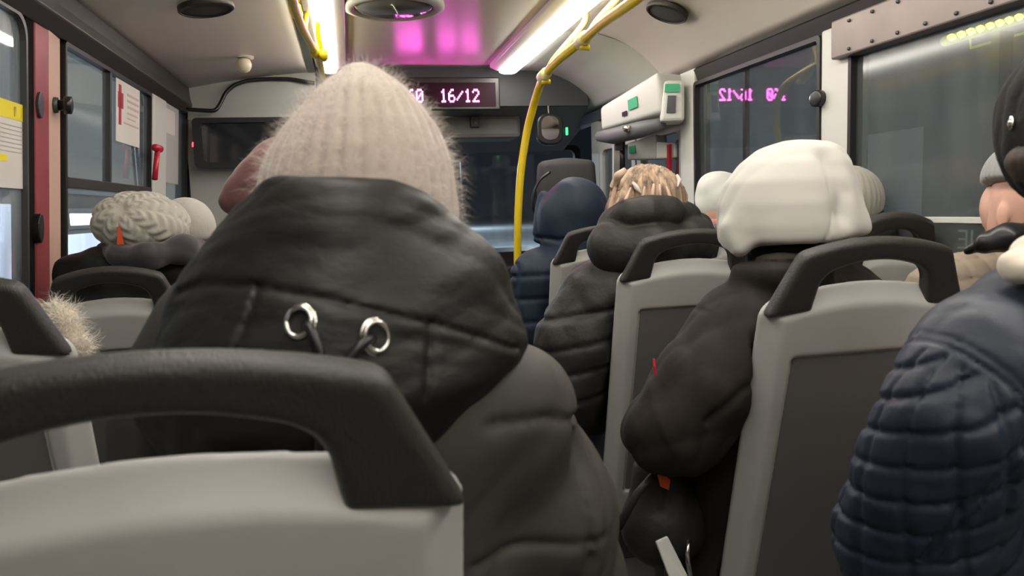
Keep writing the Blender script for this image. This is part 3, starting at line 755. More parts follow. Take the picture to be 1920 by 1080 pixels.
# ---- 2 white hood, dark brown jacket, elbow out into the aisle
H2 = P(1478, 365, 1.72)
e = person(H2, 'person in a white hood and dark brown jacket, elbow out in the aisle')
wrows = [(264, 1468, 1556, .04, 1.73), (276, 1432, 1572, .08, 1.73), (305, 1396, 1584, .115, 1.725), (340, 1370, 1588, .140, 1.72), (380, 1356, 1594, .152, 1.715), (420, 1352, 1600, .155, 1.71),
         (445, 1354, 1605, .155, 1.71), (470, 1362, 1600, .15, 1.71), (500, 1372, 1585, .14, 1.71)]
fw = rowsolid(1.72, wrows, 5)
def f_whood(p):
    d = fw(p)
    d = smin(d, ell(p, P(1578, 425, 1.66), (.040, .07, .050)), .03)      # sagging pouch on the right
    xs = [P(x_, 460, 1.6)[0] for x_ in (1345, 1372, 1392, 1430, 1520, 1608)]; zs = [P(1450, y_, 1.6)[2] for y_ in (452, 478, 480, 462, 460, 447)]
    d = smax(d, np.interp(p[:, 0], xs, zs)-p[:, 2]+.25*np.clip(p[:, 1]-1.62, 0, 1)*0, .022)
    d = d+.006*np.exp(-((p[:, 0]-P(1400, 440, 1.6)[0])/.012)**2)*np.clip((P(1400, 395, 1.6)[2]-p[:, 2])/.05, 0, 1)
    d = smax(d, -ell(p, P(1490, 500, 1.66), (.115, .13, .05)), .02)
    d = d+groove(p, [P(1552, 300, 1.6), P(1543, 350, 1.6), P(1545, 400, 1.6), P(1532, 440, 1.6), P(1522, 462, 1.6)], .004, .004, 1.72)
    d = d+groove(p, [P(1560, 300, 1.6), P(1572, 360, 1.6), P(1562, 400, 1.6)], .026, .020, 1.72)
    d = smin(d, rc(p, P(1376, 435, 1.69), P(1386, 466, 1.66), .026, .012), .05)
    return d+.004*wob(p*np.array([1, 1, .6]), 22, 5, 3)+.0022*folds(p*np.array([1, 1, .7]), 30, 8, 2)
blob('hood', f_whood, P(1340, 500, 1.55)-np.array([.04, .0, .0]), np.array([P(1620, 250, 1.72)[0]+.04, 1.92, P(1500, 250, 1.72)[2]+.02]), .0042, M['whitehood'], e)['label'] = 'white jersey hood worn up'
def f_jack2(p):
    d = coat(p, (H2[0]+.02, H2[1]-.02, H2[2]-.03), 1.02, arms=False)
    d = smin(d, chain(p, [N(1500, 560, 1.70, 85), N(1400, 640, 1.68, 105), N(1330, 720, 1.66, 92), N(1265, 800, 1.68, 85), N(1235, 812, 1.70, 60)], .05), .05)
    d = smin(d, chain(p, [N(1560, 600, 1.74, 110), N(1640, 660, 1.76, 90), N(1690, 850, 1.84, 80), N(1560, 900, 2.04, 60)], .05), .05)
    d = smin(d, chain(p, [N(1240, 800, 1.70, 58), N(1300, 830, 1.85, 60), N(1350, 860, 1.98, 50)], .04), .03)
    d = smin(d, chain(p, [N(1480, 700, 1.74, 140), N(1420, 900, 1.80, 130), N(1400, 1080, 1.86, 150)], .06), .06)
    d = smin(d, chain(p, [N(1400, 512, 1.66, 26), N(1450, 510, 1.60, 30), N(1530, 505, 1.60, 30)], .03), .03)
    # stand-up collar
    cc = P(1478, 500, 1.70)
    d = smin(d, rc(p, cc+np.array([0, .0, -.05]), cc+np.array([0, .01, .02]), .105, .098), .02)
    d = d+groove(p, [P(1370, 530, 1.5), P(1400, 505, 1.5), P(1470, 497, 1.5), P(1560, 497, 1.5)], .006, .010, 1.72)
    d = d+groove(p, [P(1300, 612, 1.5), P(1345, 606, 1.5), P(1380, 600, 1.5)], .005, .008, 1.72)
    d = d+groove(p, [P(1480, 690, 1.5), P(1400, 740, 1.5), P(1345, 800, 1.5)], .010, .010, 1.76)
    return clip(d+.0060*folds(p*np.array([.8, 1, 1.5]), 15, 6, 2)+.0035*folds(p*np.array([1, 1, .8]), 34, 15, 2), np.where((p[:, 0] < .87)[:, None], p+[0, 9, 0], p), 1.46)
blob('jacket', f_jack2, P(1165, 1250, 1.75)*[1, 0, 1]+np.array([-.03, 1.42, -.02]), (1.32, 2.16, 1.30), .0065, M['browncoat'], e)['label'] = 'dark brown jacket with stand-up collar'
a_, b_ = P(1232, 676, 1.60), P(1222, 700, 1.60)
MB().tube([P(1226, 672, 1.615), P(1227, 686, 1.61), P(1229, 704, 1.61)], [.0025, .003, .0025], 6).build('sleeve_tab', M['red'], e)

# bag on the lap / by the knee, orange tag
t = empty('handbag', (P(1225, 960, 1.78)[0], 1.80, 0.42), 'dark bag with an orange tag hanging beside the brown jacket', 'bag')
def f_bag(p):
    d = smin(ell(p, P(1245, 980, 1.80), (.115, .10, .115)), ell(p, P(1235, 890, 1.80), (.07, .07, .07)), .05)
    return d+.004*folds(p, 25, 4)
blob('bag_body', f_bag, P(1150, 1120, 1.8)-np.array([.02, .16, .04]), P(1370, 830, 1.8)+np.array([.02, .16, .04]), .007, M['midcoat'], t)
MB().tube([P(1160, 990, 1.72), P(1195, 925, 1.71), P(1235, 880, 1.71), P(1262, 866, 1.73)], .010, 8).build('strap', M['midcoat'], t, smooth=True)
MB().add([P(1232, 888, 1.68), P(1243, 886, 1.68), P(1257, 900, 1.685), P(1254, 919, 1.685), P(1238, 912, 1.68), P(1232, 888, 1.70), P(1243, 886, 1.70), P(1257, 900, 1.705), P(1254, 919, 1.705), P(1238, 912, 1.70)],
         [(0, 1, 2, 3, 4), (9, 8, 7, 6, 5), (0, 5, 6, 1), (1, 6, 7, 2), (2, 7, 8, 3), (3, 8, 9, 4), (4, 9, 5, 0)]).build('tag', M['orange'], t)['label'] = 'bright orange tag'
g_ = P(1222, 874, 1.69)
MB().tube([g_+np.array([.016*math.cos(k*.6), .004*math.sin(k), .014*math.sin(k*.6)]) for k in range(9)], .005, 8).build('buckle', M['black'], t, smooth=True)
# pale shoe sole / metal seat foot in the aisle
t = empty('floor_bracket', (P(1260, 1060, 1.7)[0], 1.70, P(1260, 1075, 1.70)[2]), 'pale metal bracket low in the aisle below the dark bag', 'bracket')
MB().quad4([P(1230, 1015, 1.66), P(1252, 1005, 1.66), P(1300, 1100, 1.62), P(1262, 1100, 1.62)], .012).build('bracket_plate', M['white'], t, bevel=.003)
MB().tube([P(1292, 1012, 1.70), P(1288, 1040, 1.69), P(1296, 1090, 1.68)], .006, 8).build('bracket_rod', M['metal'], t, smooth=True)

# ---- 3 blond woman with claw clips, dark grey hooded coat
H3 = P(1213, 372, 2.62)
e = person(H3, 'person with blond hair held by pearly clips and a dark grey hooded coat')
def f_hair3(p):
    d = ell(p, P(1213, 375, 2.62), (.132, .135, .128))
    d = smin(d, ell(p, P(1165, 405, 2.57), (.055, .06, .085)), .04)
    d = smin(d, ell(p, P(1262, 398, 2.60), (.05, .06, .085)), .04)
    ph = np.arctan2(p[:, 0]-H3[0], -(p[:, 1]-H3[1]))
    return d+.004*np.sin(ph*26+p[:, 2]*18)+.003*np.sin(ph*61+1+p[:, 2]*8)+.004*wob(p, 40)
hr = blob('hair', f_hair3, H3-.20, H3+.20, .0045, M['hair'], e)
hr['label'] = 'blond highlighted hair'
rg = random.Random(4)
def strand(f, pts, wdt, name, m, par, lift=.004, y0=2.2, y1=3.0):
    q = []
    for (x_, y_) in pts:
        h_ = hit(f, x_, y_, y0, y1); q.append((h_ if h_ is not None else P(x_, y_, (y0+y1)/2-.1))+np.array([0, -lift, 0]))
    mb = MB(); mb.tube(q, [wdt*.55]+[wdt]*(len(q)-2)+[wdt*.35], 8); return mb.build(name, m, par, smooth=True)
for pts, wd in (([(1172, 318), (1158, 330), (1150, 350), (1146, 368)], .016), ([(1186, 316), (1178, 326), (1166, 340), (1160, 356)], .014), ([(1160, 336), (1152, 356), (1144, 385), (1140, 410)], .008), ([(1182, 352), (1172, 376), (1162, 396)], .007),
                ([(1225, 345), (1222, 368), (1218, 392)], .008), ([(1236, 345), (1237, 370), (1236, 392)], .007), ([(1248, 350), (1256, 372), (1262, 392)], .008), ([(1208, 350), (1204, 372), (1200, 392)], .006), ([(1160, 370), (1150, 395), (1142, 415)], .007)):
    strand(f_hair3, pts, wd, 'hair_lock', M['hairblond'], hr)
strand(f_hair3, [(1184, 342), (1191, 352), (1199, 362)], .010, 'hair_clip', M['clip'], e, .012)
strand(f_hair3, [(1266, 328), (1271, 338), (1268, 350)], .009, 'hair_clip', M['clip'], e, .012)
def f_coat3(p):
    d = coat(p, (H3[0]+.0, H3[1]-.02, H3[2]-.03), 1.15, arms=False)
    d = smin(d, chain(p, [N(1200, 530, 2.62, 70), N(1130, 560, 2.60, 72), N(1085, 640, 2.60, 75), N(1060, 720, 2.62, 72), N(1080, 800, 2.76, 60)], .05), .05)
    d = smin(d, chain(p, [N(1260, 530, 2.62, 70), N(1330, 600, 2.66, 60), N(1350, 720, 2.72, 55)], .05), .05)
    for y_ in (600, 655, 705, 760):
        d = d+groove(p, [P(1010, y_+15, 2.5), P(1070, y_-5, 2.5), P(1150, y_-25, 2.5)], .010, .012)
    return clip(d+.006*folds(p, 14, 9, 2)+.003*folds(p, 34, 19, 2), np.where((p[:, 0] < .86)[:, None], p+[0, 9, 0], p), 2.33)
blob('coat', f_coat3, (P(975, 500, 2.6)[0], 2.34, .50), (P(1440, 500, 2.6)[0], 3.1, 1.30), .009, M['midcoat'], e)
def f_hood3(p):
    c = P(1222, 440, 2.58)
    d = None
    nodes = [N(1148, 440, 2.66, 32), N(1150, 462, 2.52, 42), N(1225, 470, 2.46, 45), N(1295, 455, 2.52, 42), N(1310, 430, 2.66, 30)]
    d = chain(p, nodes, .05)
    rim = chain(p, [N(1132, 438, 2.68, 16), N(1150, 418, 2.56, 22), N(1180, 402, 2.50, 26), N(1215, 397, 2.48, 26), N(1250, 398, 2.49, 26), N(1284, 406, 2.56, 23), N(1308, 418, 2.66, 18)], .04)
    rim2 = rim-0
    low = ell(p, P(1165, 480, 2.54), (.085, .07, .075))
    d = smin(smin(d, rim2, .012), low, .04)
    return d+.0035*wob(p, 26, 12, 3)+.003*folds(p, 40, 2, 3)
blob('hood', f_hood3, (P(1095, 500, 2.55)[0], 2.30, 1.05), (P(1350, 500, 2.55)[0], 2.85, 1.42), .006, M['midcoat'], e)['label'] = 'thick dark hood lying on the neck'

# ---- 4 navy hooded coat
H4 = P(1072, 398, 3.50)
e = person(H4, 'person in a navy hooded coat in front of the third seat right of the aisle')
def f_navyhood(p):
    d = ell(p, P(1080, 395, 3.50), (.150, .155, .158)); d = smin(d, ell(p, P(1040, 415, 3.52), (.085, .12, .125)), .05)
    d = smin(d, rc(p, P(1020, 370, 3.60), P(1012, 440, 3.58), .035, .045), .02)
    d = smin(d, rc(p, P(1080, 450, 3.50), P(1075, 480, 3.50), .14, .15), .05)
    d = d+groove(p, [P(1040, 345, 3.3), P(1028, 390, 3.3), P(1022, 450, 3.3)], .010, .016)
    d = d+groove(p, [P(1020, 446, 3.3), P(1060, 452, 3.3), P(1120, 432, 3.3)], .010, .014)
    return d+.006*folds(p, 14, 21)
blob('hood', f_navyhood, H4-np.array([.26, .25, .30]), H4+np.array([.28, .26, .22]), .007, M['navycoat'], e)['label'] = 'navy hood worn up'
def f_navy(p):
    d = coat(p, (H4[0]+.02, H4[1], H4[2]-.05), 1.15, arms=False)
    d = smin(d, chain(p, [N(1060, 500, 3.50, 50), N(1010, 520, 3.48, 50), N(995, 600, 3.48, 40), N(1000, 700, 3.52, 40), N(1060, 720, 3.66, 30)], .04), .05)
    d = smin(d, chain(p, [N(1090, 500, 3.5, 50), N(1150, 540, 3.50, 45), N(1160, 640, 3.54, 40)], .04), .05)
    for y_ in (520, 565, 610, 655): d = d+groove(p, [P(950, y_+8, 3.3), P(1000, y_, 3.3), P(1050, y_-4, 3.3)], .010, .012)
    d = d+groove(p, [P(983, 500, 3.3), P(978, 560, 3.3), P(990, 640, 3.3)], .007, .010)
    return clip(d+.006*folds(p, 15, 24), np.where((p[:, 0] < .86)[:, None], p+[0, 9, 0], p), 3.20)
blob('coat', f_navy, (P(940, 500, 3.5)[0], 3.22, .50), (P(1215, 500, 3.5)[0], 4.0, 1.32), .010, M['navycoat'], e)

# ---- 5 black cable hat, navy quilted jacket, far right
H5 = P(2035, 290, .92)
e = person(H5, 'person in a black cable-knit hat and navy quilted jacket at the right edge', rz=math.radians(-60), off=(.05, .04), sc_=.8)
def f_hat5(p):
    c = P(2022, 212, .90)
    d = ell(p, c, (.092, .105, .105)); d = smin(d, rc(p, c+np.array([-.02, -.01, -.05]), c+np.array([.02, 0, -.04]), .082, .085), .03)
    ph = np.arctan2(p[:, 0]-c[0], -(p[:, 1]-c[1])); z_ = p[:, 2]
    return d-.0034*np.abs(np.sin(ph*9+np.sin(z_*90+np.round(ph*9/math.pi)*2.2)*.35+z_*10))-.0012*np.abs(np.sin(z_*260+ph*16))
blob('hat', f_hat5, P(2022, 212, .90)-.16, P(2022, 212, .90)+.16, .0034, M['blackhat'], e)['label'] = 'black cable-knit hat'
q_, qn = hitn(f_hat5, 1897, 232, .6, 1.1)
MB().tube([q_+np.array([-.003, -.003, .009]), q_+np.array([-.005, -.004, .0]), q_+np.array([-.003, -.003, -.009])], [.003, .005, .003], 8).build('hat_badge', M['metal'], e, smooth=True)
def f_j5(p):
    hh = np.array([H5[0]+.03, H5[1]+.0, H5[2]-.10])
    d = chain(p, [N(1990, 640, .88, 150), N(1860, 690, .86, 130), N(1800, 790, .86, 125), N(1752, 900, .90, 128), N(1735, 1010, .95, 150), N(1800, 1200, 1.02, 150), N(1950, 1300, 1.10, 90)], .05)
    t = smin(rc(p, P(2020, 700, .92), P(1990, 1000, .94), .16, .17), rc(p, P(1990, 1000, .94), P(1960, 1380, .96), .17, .18), .05)
    t = smin(t, rc(p, P(1930, 600, .90), P(2080, 560, .94), .075, .07), .05)
    d = smin(d, t, .05)
    # sleeve axis coordinates for the diamond quilting
    ax0 = P(1800, 760, .86); ax1 = P(1740, 1050, .95); ax = (ax1-ax0)/np.linalg.norm(ax1-ax0)
    q = p-ax0; s_ = q@ax; rad = q-s_[:, None]*ax
    e1 = np.cross(ax, [0, 1, 0]); e1 /= np.linalg.norm(e1); e2 = np.cross(ax, e1)
    th = np.arctan2(rad@e1, -(rad@e2)); arcl = th*.085
    u1 = (s_-.62*arcl+.004*np.sin(arcl*30))/.052; u2 = (arcl*1.0+.16*s_)/.050
    g1 = np.abs(u1-np.round(u1))*.052; g2 = np.abs(u2-np.round(u2))*.050
    quilt = .0060*np.exp(-(g1/.0055)**2)+.0060*np.exp(-(g2/.0050)**2)
    zy = np.interp(p[:, 0], [P(1660, 640, .8)[0], P(1740, 600, .8)[0], P(1800, 640, .8)[0], P(1870, 740, .8)[0], P(1925, 770, .8)[0]], [P(1660, 660, .8)[2], P(1740, 618, .8)[2], P(1800, 650, .8)[2], P(1870, 745, .8)[2], P(1925, 800, .8)[2]])
    m_ = np.clip((zy-p[:, 2])/.012, 0, 1)
    arm = [P(1880, 745, .8), P(1872, 800, .8), P(1840, 880, .8), P(1800, 980, .8), P(1780, 1080, .8)]
    yk = [P(1700, 606, .8), P(1740, 608, .8), P(1800, 640, .8), P(1870, 735, .8), P(1885, 760, .8)]
    yk2 = [P(1885, 760, .8), P(1930, 740, .8)]
    d = d+m_*quilt+groove(p, arm, .0045, .010)+groove(p, [a+np.array([.014, 0, 0]) for a in arm], .003, .006)+groove(p, yk, .003, .005)+groove(p, [a+np.array([.008, 0, .008]) for a in yk], .0025, .004)+groove(p, yk2, .003, .006)
    return d+.003*wob(p, 30, 14)+.0022*folds(p, 36, 8, 4)
blob('jacket', f_j5, (P(1530, 900, .95)[0], .64, .52), (1.36, 1.34, 1.24), .0045, M['quiltnavy'], e)['label'] = 'navy jacket with diamond quilting'
def f_col5(p):
    return smin(chain(p, [N(1905, 500, .84, 22), N(1935, 470, .86, 26), N(1990, 460, .90, 26)], .02), chain(p, [N(1905, 500, .84, 22), N(1960, 515, .80, 26)], .02), .02)+.003*folds(p, 60, 3)
blob('collar', f_col5, P(1870, 540, .84)-np.array([.02, .1, .0]), P(2050, 420, .9)+np.array([0, .1, .02]), .005, M['creamfur'], e)['label'] = 'cream fleece collar'
def f_hair5(p):
    return smin(ell(p, P(1950, 300, .88), (.030, .05, .030)), ell(p, P(1965, 330, .89), (.028, .05, .03)), .02)+.002*folds(p, 80, 3)
blob('hair', f_hair5, P(1935, 310, .88)-.08, P(1935, 310, .88)+.08, .004, M['brownhair'], e)
def f_neck5(p):
    d = rc(p, P(1955, 330, .92), P(1960, 480, .92), .062, .065); return smin(d, ell(p, P(1916, 330, .97), (.020, .022, .04)), .02)

# ---- 6 beige quilted jacket, grey hat, by the right window
H6 = P(1932, 352, 1.58)
e = person(H6, 'person in a grey hat and beige quilted jacket sitting by the large right window', rz=math.radians(8), sc_=.80, drop=.05, off=(-.03, 0))
def f_hat6(p):
    c = H6+np.array([-.005, -.01, .025]); d = ell(p, c, (.106, .115, .098)); R = rotz(math.radians(38))
    q = (p-c)@R; d = smax(d, -(p[:, 2]-(c[2]-.035-.35*(p[:, 0]-c[0]))), .01)
    return d+.0015*np.sin(np.arctan2(p[:, 0]-c[0], p[:, 1]-c[1])*40)
blob('hat', f_hat6, H6-np.array([.14, .14, .08]), H6+.16, .005, M['greyhat'], e)['label'] = 'grey knit hat'
def f_cheek6(p):
    d = ell(p, P(1897, 388, 1.62), (.066, .075, .082)); return smin(d, rc(p, P(1905, 420, 1.62), P(1915, 470, 1.60), .055, .065), .03)
blob('face', f_cheek6, P(1880, 400, 1.62)-.14, P(1880, 400, 1.62)+.14, .005, M['skin'], e, post=None)
def f_col6(p):
    return chain(p, [N(1815, 470, 1.52, 7), N(1850, 455, 1.48, 15), N(1890, 445, 1.46, 24), N(1950, 440, 1.46, 26)], .02)+.003*folds(p, 40, 3)
blob('collar', f_col6, P(1800, 500, 1.5)-np.array([.02, .12, .02]), P(1980, 400, 1.5)+np.array([.02, .14, .02]), .005, M['black'], e)['label'] = 'black collar'
def f_j6(p):
    d = coat(p, (H6[0]+.01, H6[1]+.03, H6[2]+.02), .82, arms=False)
    d = smin(d, chain(p, [N(1890, 510, 1.60, 60), N(1800, 530, 1.62, 50), N(1745, 545, 1.66, 42), N(1730, 600, 1.80, 40)], .04), .05)
    st = [( [P(1775+k*28, 460, 1.5), P(1760+k*32, 520, 1.5), P(1745+k*34, 600, 1.5)]) for k in range(6)]
    for g_ in st: d = d+groove(p, g_, .004, .006)
    for k in range(3): d = d+groove(p, [P(1700, 540+k*34, 1.5), P(1800, 505+k*34, 1.5), P(1920, 480+k*34, 1.5)], .004, .005)
    return d+.003*wob(p, 30, 4)
blob('jacket', f_j6, (1.13, 1.44, .52), (1.715, 2.1, 1.32), .0065, M['beigecoat'], e)['label'] = 'beige quilted jacket'

# ---- 7 small white hat with a pink trim
H7 = P(1352, 378, 3.05)
e = person(H7, 'person in a soft white hat with pink trim beside the white hood', sc_=.85, off=(-.03, 0))
def f_hat7(p):
    d = ell(p, P(1352, 375, 3.05), (.108, .11, .125)); d = smin(d, ell(p, P(1335, 350, 3.05), (.055, .06, .055)), .03)
    return d+.005*wob(p, 42, 9)+.003*folds(p, 24, 5)
blob('hat', f_hat7, H7-.17, H7+.17, .006, M['whitehat'], e)['label'] = 'soft white hat'
c7 = P(1352, 417, 3.05); hz7 = c7[2]
def f_band7(p):
    q = np.hypot((p[:, 0]-c7[0])/.100, (p[:, 1]-c7[1])/.105); return smax((q-1)*.10, np.abs(p[:, 2]-hz7)-.018, .008)
blob('hat_band', f_band7, c7-.13, c7+.13, .006, M['pink'], e)['label'] = 'pink band under the white hat'
def dcoat(H, name, mt, puff, extra=None, h=.011, dz=-.03, clipx=None, ys=None):
    def f(p):
        d = coat(p, (H[0], H[1], H[2]+dz), puff)
        if extra: d = smin(d, extra(p), .04)
        d = d+.006*folds(p, 15, 8)
        if clipx: d = smax(d, np.maximum(clipx[0]-p[:, 0], p[:, 0]-clipx[1]), .03)
        return d if ys is None else clip(d, p, ys, 1.13)
    hi = np.array([H[0]+.36, H[1]+.45, H[2]-.02]); lo = np.array([H[0]-.36, H[1]-.27, .5])
    if clipx: lo[0] = max(lo[0], clipx[0]); hi[0] = min(hi[0], clipx[1])
    return blob('coat', f, lo, hi, h, mt, e)
dcoat(H7, 'coat', M['blackcoat'], .88, lambda p: rc(p, H7+np.array([0, -.02, -.17]), H7+np.array([0, 0, -.13]), .11, .10), clipx=(1.0, 1.715), ys=2.85)
# ---- 8 taupe hat, black coat by the right window pillar
H8 = P(1596, 375, 2.2)
e = person(H8, 'person in a taupe knit hat and black coat half hidden behind the white hood', sc_=.85, off=(-.02, 0))
def f_hat8(p):
    d = ell(p, P(1588, 375, 2.2), (.108, .115, .112)); return smax(d, P(1600, 412, 2.2)[2]-p[:, 2], .015)+.0015*np.sin(np.arctan2(p[:, 0]-H8[0], p[:, 1]-H8[1])*34)+.002*wob(p, 40)
h8 = blob('hat', f_hat8, H8-.16, H8+.16, .005, M['taupehat'], e); h8['label'] = 'taupe knit hat'
MB().tube([P(1580, 322, 2.12), P(1587, 312, 2.12)], .0015, 6).build('hat_thread', M['black'], h8)
dcoat(H8, 'coat', M['blackcoat'], .92, lambda p: smin(rc(p, P(1600, 440, 2.2), P(1595, 405, 2.2), .135, .095), rc(p, P(1610, 445, 2.17), P(1675, 452, 2.17), .08, .045), .04), clipx=(1.0, 1.715), ys=1.95)
# ---- 9 cable-knit oatmeal hat on the left
H9 = P(265, 415, 2.70)
e = person(H9, 'person in a chunky oatmeal cable-knit hat beside the red pillar')
c9 = P(266, 420, 2.70); top9 = P(232, 395, 2.60)
R9 = rotz(math.radians(20), math.radians(-42))
A9 = (P(228, 392, 2.585)-c9); A9 /= np.linalg.norm(A9); B9 = np.cross(A9, [0, 0, 1.]); B9 /= np.linalg.norm(B9); C9 = np.cross(B9, A9)
def f_hat9(p):
    d = ell(p, c9, (.150, .15, .108), rotz(0, 0, math.radians(6)))
    q = p-c9; w3 = q@A9; rr = np.hypot(q@B9, q@C9); ph = np.arctan2(q@B9, q@C9); th = np.arctan2(rr, w3)
    k = 8; amp = np.clip(th/.5, .15, 1)
    cab = np.abs(np.sin(ph*k*.5)); strand = np.sin(th*26+np.abs(((ph*k/math.pi) % 2)-1)*5)
    return d-.007*amp*(cab**.5)-.0035*amp*strand*(cab > .25)+.008-.010*np.exp(-(th/.25)**2)*0+.012*np.exp(-(th/.16)**2)
h9 = blob('hat', f_hat9, c9-.19, c9+.19, .0042, M['cable'], e); h9['label'] = 'chunky oatmeal cable-knit hat'
q_, _n = hitn(f_hat9, 227, 440, 2.3, 2.8)
MB().quad4([q_+np.array([-.012, -.006, -.03]), q_+np.array([.008, -.006, -.03]), q_+np.array([.002, -.008, .025]), q_+np.array([-.004, -.008, .025])], .004).build('hat_tag', M['orange'], h9)
def f_coat9(p):
    d = coat(p, (H9[0]-.01, H9[1], H9[2]-.02), 1.0, arms=False)
    d = smin(d, chain(p, [N(280, 490, 2.68, 45), N(190, 510, 2.68, 42), N(140, 520, 2.72, 36), N(130, 640, 2.76, 36)], .04), .06)
    d = smin(d, chain(p, [N(280, 490, 2.68, 45), N(370, 510, 2.70, 45), N(400, 620, 2.74, 40)], .04), .06)
    return clip(d+.006*folds(p*np.array([.7, 1, 1.8]), 15, 13), p, 2.42, 1.07)
blob('coat', f_coat9, (-.945, 2.47, .5), (-.30, 3.15, 1.34), .009, M['blackcoat'], e)
def f_scarf9(p):
    d = chain(p, [N(196, 470, 2.72, 16), N(225, 478, 2.58, 20), N(280, 480, 2.52, 22), N(340, 470, 2.58, 24), N(372, 470, 2.70, 20)], .03)
    return d+.008*wob(p, 30, 4, 3)+.004*folds(p, 40, 9, 3)
blob('scarf', f_scarf9, P(170, 520, 2.6)-np.array([.05, .22, .0]), P(410, 430, 2.7)+np.array([.05, .12, .03]), .006, M['mauvescarf'], e)['label'] = 'grey-purple fleece scarf'
# ---- 10 pale smooth hat
H10 = P(350, 425, 3.55)
e = person(H10, 'person in a smooth pale grey hat next to the chunky knitted one')
def f_hat10(p):
    d = ell(p, P(350, 425, 3.55), (.120, .125, .128)); return smax(d, P(350, 452, 3.55)[2]-p[:, 2], .02)+.001*np.sin(np.arctan2(p[:, 0]-H10[0], p[:, 1]-H10[1])*60)
blob('hat', f_hat10, H10-.16, H10+.16, .006, M['palehat'], e)['label'] = 'smooth pale grey hat'
dcoat(H10, 'coat', M['blackcoat'], .95, clipx=(-.945, 2))
# ---- 11 dusty mauve hood
H11 = P(540, 370, 1.95)
e = person(H11, 'person in a dusty mauve knitted hood, almost hidden behind the cream hat')
def f_hood11(p):
    d = ell(p, P(545, 372, 1.95), (.118, .13, .150)); d = smin(d, rc(p, P(470, 350, 1.93), P(432, 378, 1.93), .036, .026), .05)
    d = smin(d, rc(p, P(515, 310, 1.93), P(462, 358, 1.93), .042, .036), .04)
    return d+.005*folds(p, 30, 6)+.003*wob(p, 60)
blob('hood', f_hood11, H11-np.array([.24, .2, .22]), H11+.22, .006, M['mauve'], e)['label'] = 'dusty mauve knitted hood'
dcoat(H11, 'coat', M['blackcoat'], .92)
# ---- 12 small passenger with a white fur trim, far left
H12 = P(15, 625, 1.86)
e = person(H12, 'small passenger in an olive coat with white fur trim at the left edge', sc_=.5, off=(-.04, .05))
def f_fur12(p):
    d = chain(p, [N(100, 572, 1.80, 8), N(122, 600, 1.76, 14), N(138, 645, 1.76, 18), N(135, 700, 1.80, 22)], .03); return d+.006*folds(p, 40, 3)
fr = blob('fur_trim', f_fur12, P(50, 740, 1.8)-np.array([.03, .14, .0]), P(190, 530, 1.8)+np.array([.02, .12, .02]), .006, M['creamfur'], e); fr['label'] = 'white fur trim'
V, Nn = vn(fr); fuzz('fur_fibres', V, Nn, 3500, .032, M['whitefur'], fr, 8, .0004, .1)
def f_olive(p):
    return smin(ell(p, P(10, 640, 1.86), (.10, .10, .115)), ell(p, P(30, 600, 1.80), (.06, .06, .03)), .03)+.004*folds(p, 40, 9)
blob('hood', f_olive, P(10, 640, 1.86)-.17, P(10, 640, 1.86)+.17, .007, M['olive'], e)['label'] = 'olive hood'
def f_coat12(p):
    d = smin(rc(p, P(20, 760, 1.88), P(20, 980, 1.90), .13, .15), rc(p, P(-60, 740, 1.88), P(110, 740, 1.86), .07, .07), .06); return d+.005*folds(p, 22, 9)
blob('coat', f_coat12, (-.945, 1.64, .45), (-.42, 2.06, 1.02), .010, M['olive'], e)

# ------------------------------------------------------------------ handrails
def smooth_path(pts, n=6, it=3):
    d = []
    for a, b in zip(pts[:-1], pts[1:]):
        a, b = np.array(a, float), np.array(b, float); d += [a+(b-a)*k/n for k in range(n)]
    d.append(np.array(pts[-1], float)); d = np.array(d)
    for _ in range(it): d[1:-1] = (d[:-2]+2*d[1:-1]+d[2:])/4
    return list(d)
t = empty('handrail', (1.15, 2.5, 2.05), 'yellow ceiling rail on the right that bends down into a pole', 'handrail')
rp = [P(1290, -80, 2.15), P(1192, 0, 2.55), P(1130, 42, 2.95), P(1092, 76, 3.25), P(1052, 108, 3.5), P(1026, 134, 3.72), P(1012, 160, 3.9), P(1001, 195, 4.0), P(989, 240, 4.05), P(979, 300, 4.06), P(974, 350, 4.06), P(971, 410, 4.06), P(970, 500, 4.06)]
last = rp[-1]; rp.append(np.array([last[0]+.01, 4.07, .0]))
MB().tube(smooth_path(rp), .021, 16).build('rail', M['yellow'], t, smooth=True)
def bracket(pts, r, par, name='bracket', m='strap'):
    return MB().tube(smooth_path(pts, 4, 2), r, 10).build(name, M[m], par, smooth=True)
for (a, b, ya) in (((1092, 76), (1141, 8), 3.25), ((1020, 142), (1044, 92), 3.75)):
    pa_ = P(a[0], a[1], ya)
    bt = P(b[0], b[1], ya-.25)
    MB().tube([pa_+np.array([0, -.045, .005]), pa_+np.array([0, .045, -.002])], .029, 14).build('clamp', M['strap'], t, smooth=True)
    bracket([pa_+np.array([.02, -.02, .01]), (pa_+bt)/2+np.array([.0, 0, .0]), [1.135, bt[1], 2.20], [1.137, bt[1], 2.256]], .015, t)
    MB().tube([pa_+np.array([-.012, 0, -.028]), pa_+np.array([.030, 0, -.03])], .013, 8).build('clamp_bolt', M['yellow'], t, smooth=True)
t = empty('handrail', (-.2, 2.9, 2.08), 'yellow ceiling rail over the left side, seen end-on against the light', 'handrail')
lp = [P(520, -120, 2.2), P(548, 0, 2.75), P(563, 45, 3.1), P(578, 75, 3.4), P(598, 108, 3.8), P(606, 150, 4.3), P(606, 168, 4.6)]
MB().tube(smooth_path(lp), .016, 14).build('rail', M['yellow'], t, smooth=True)
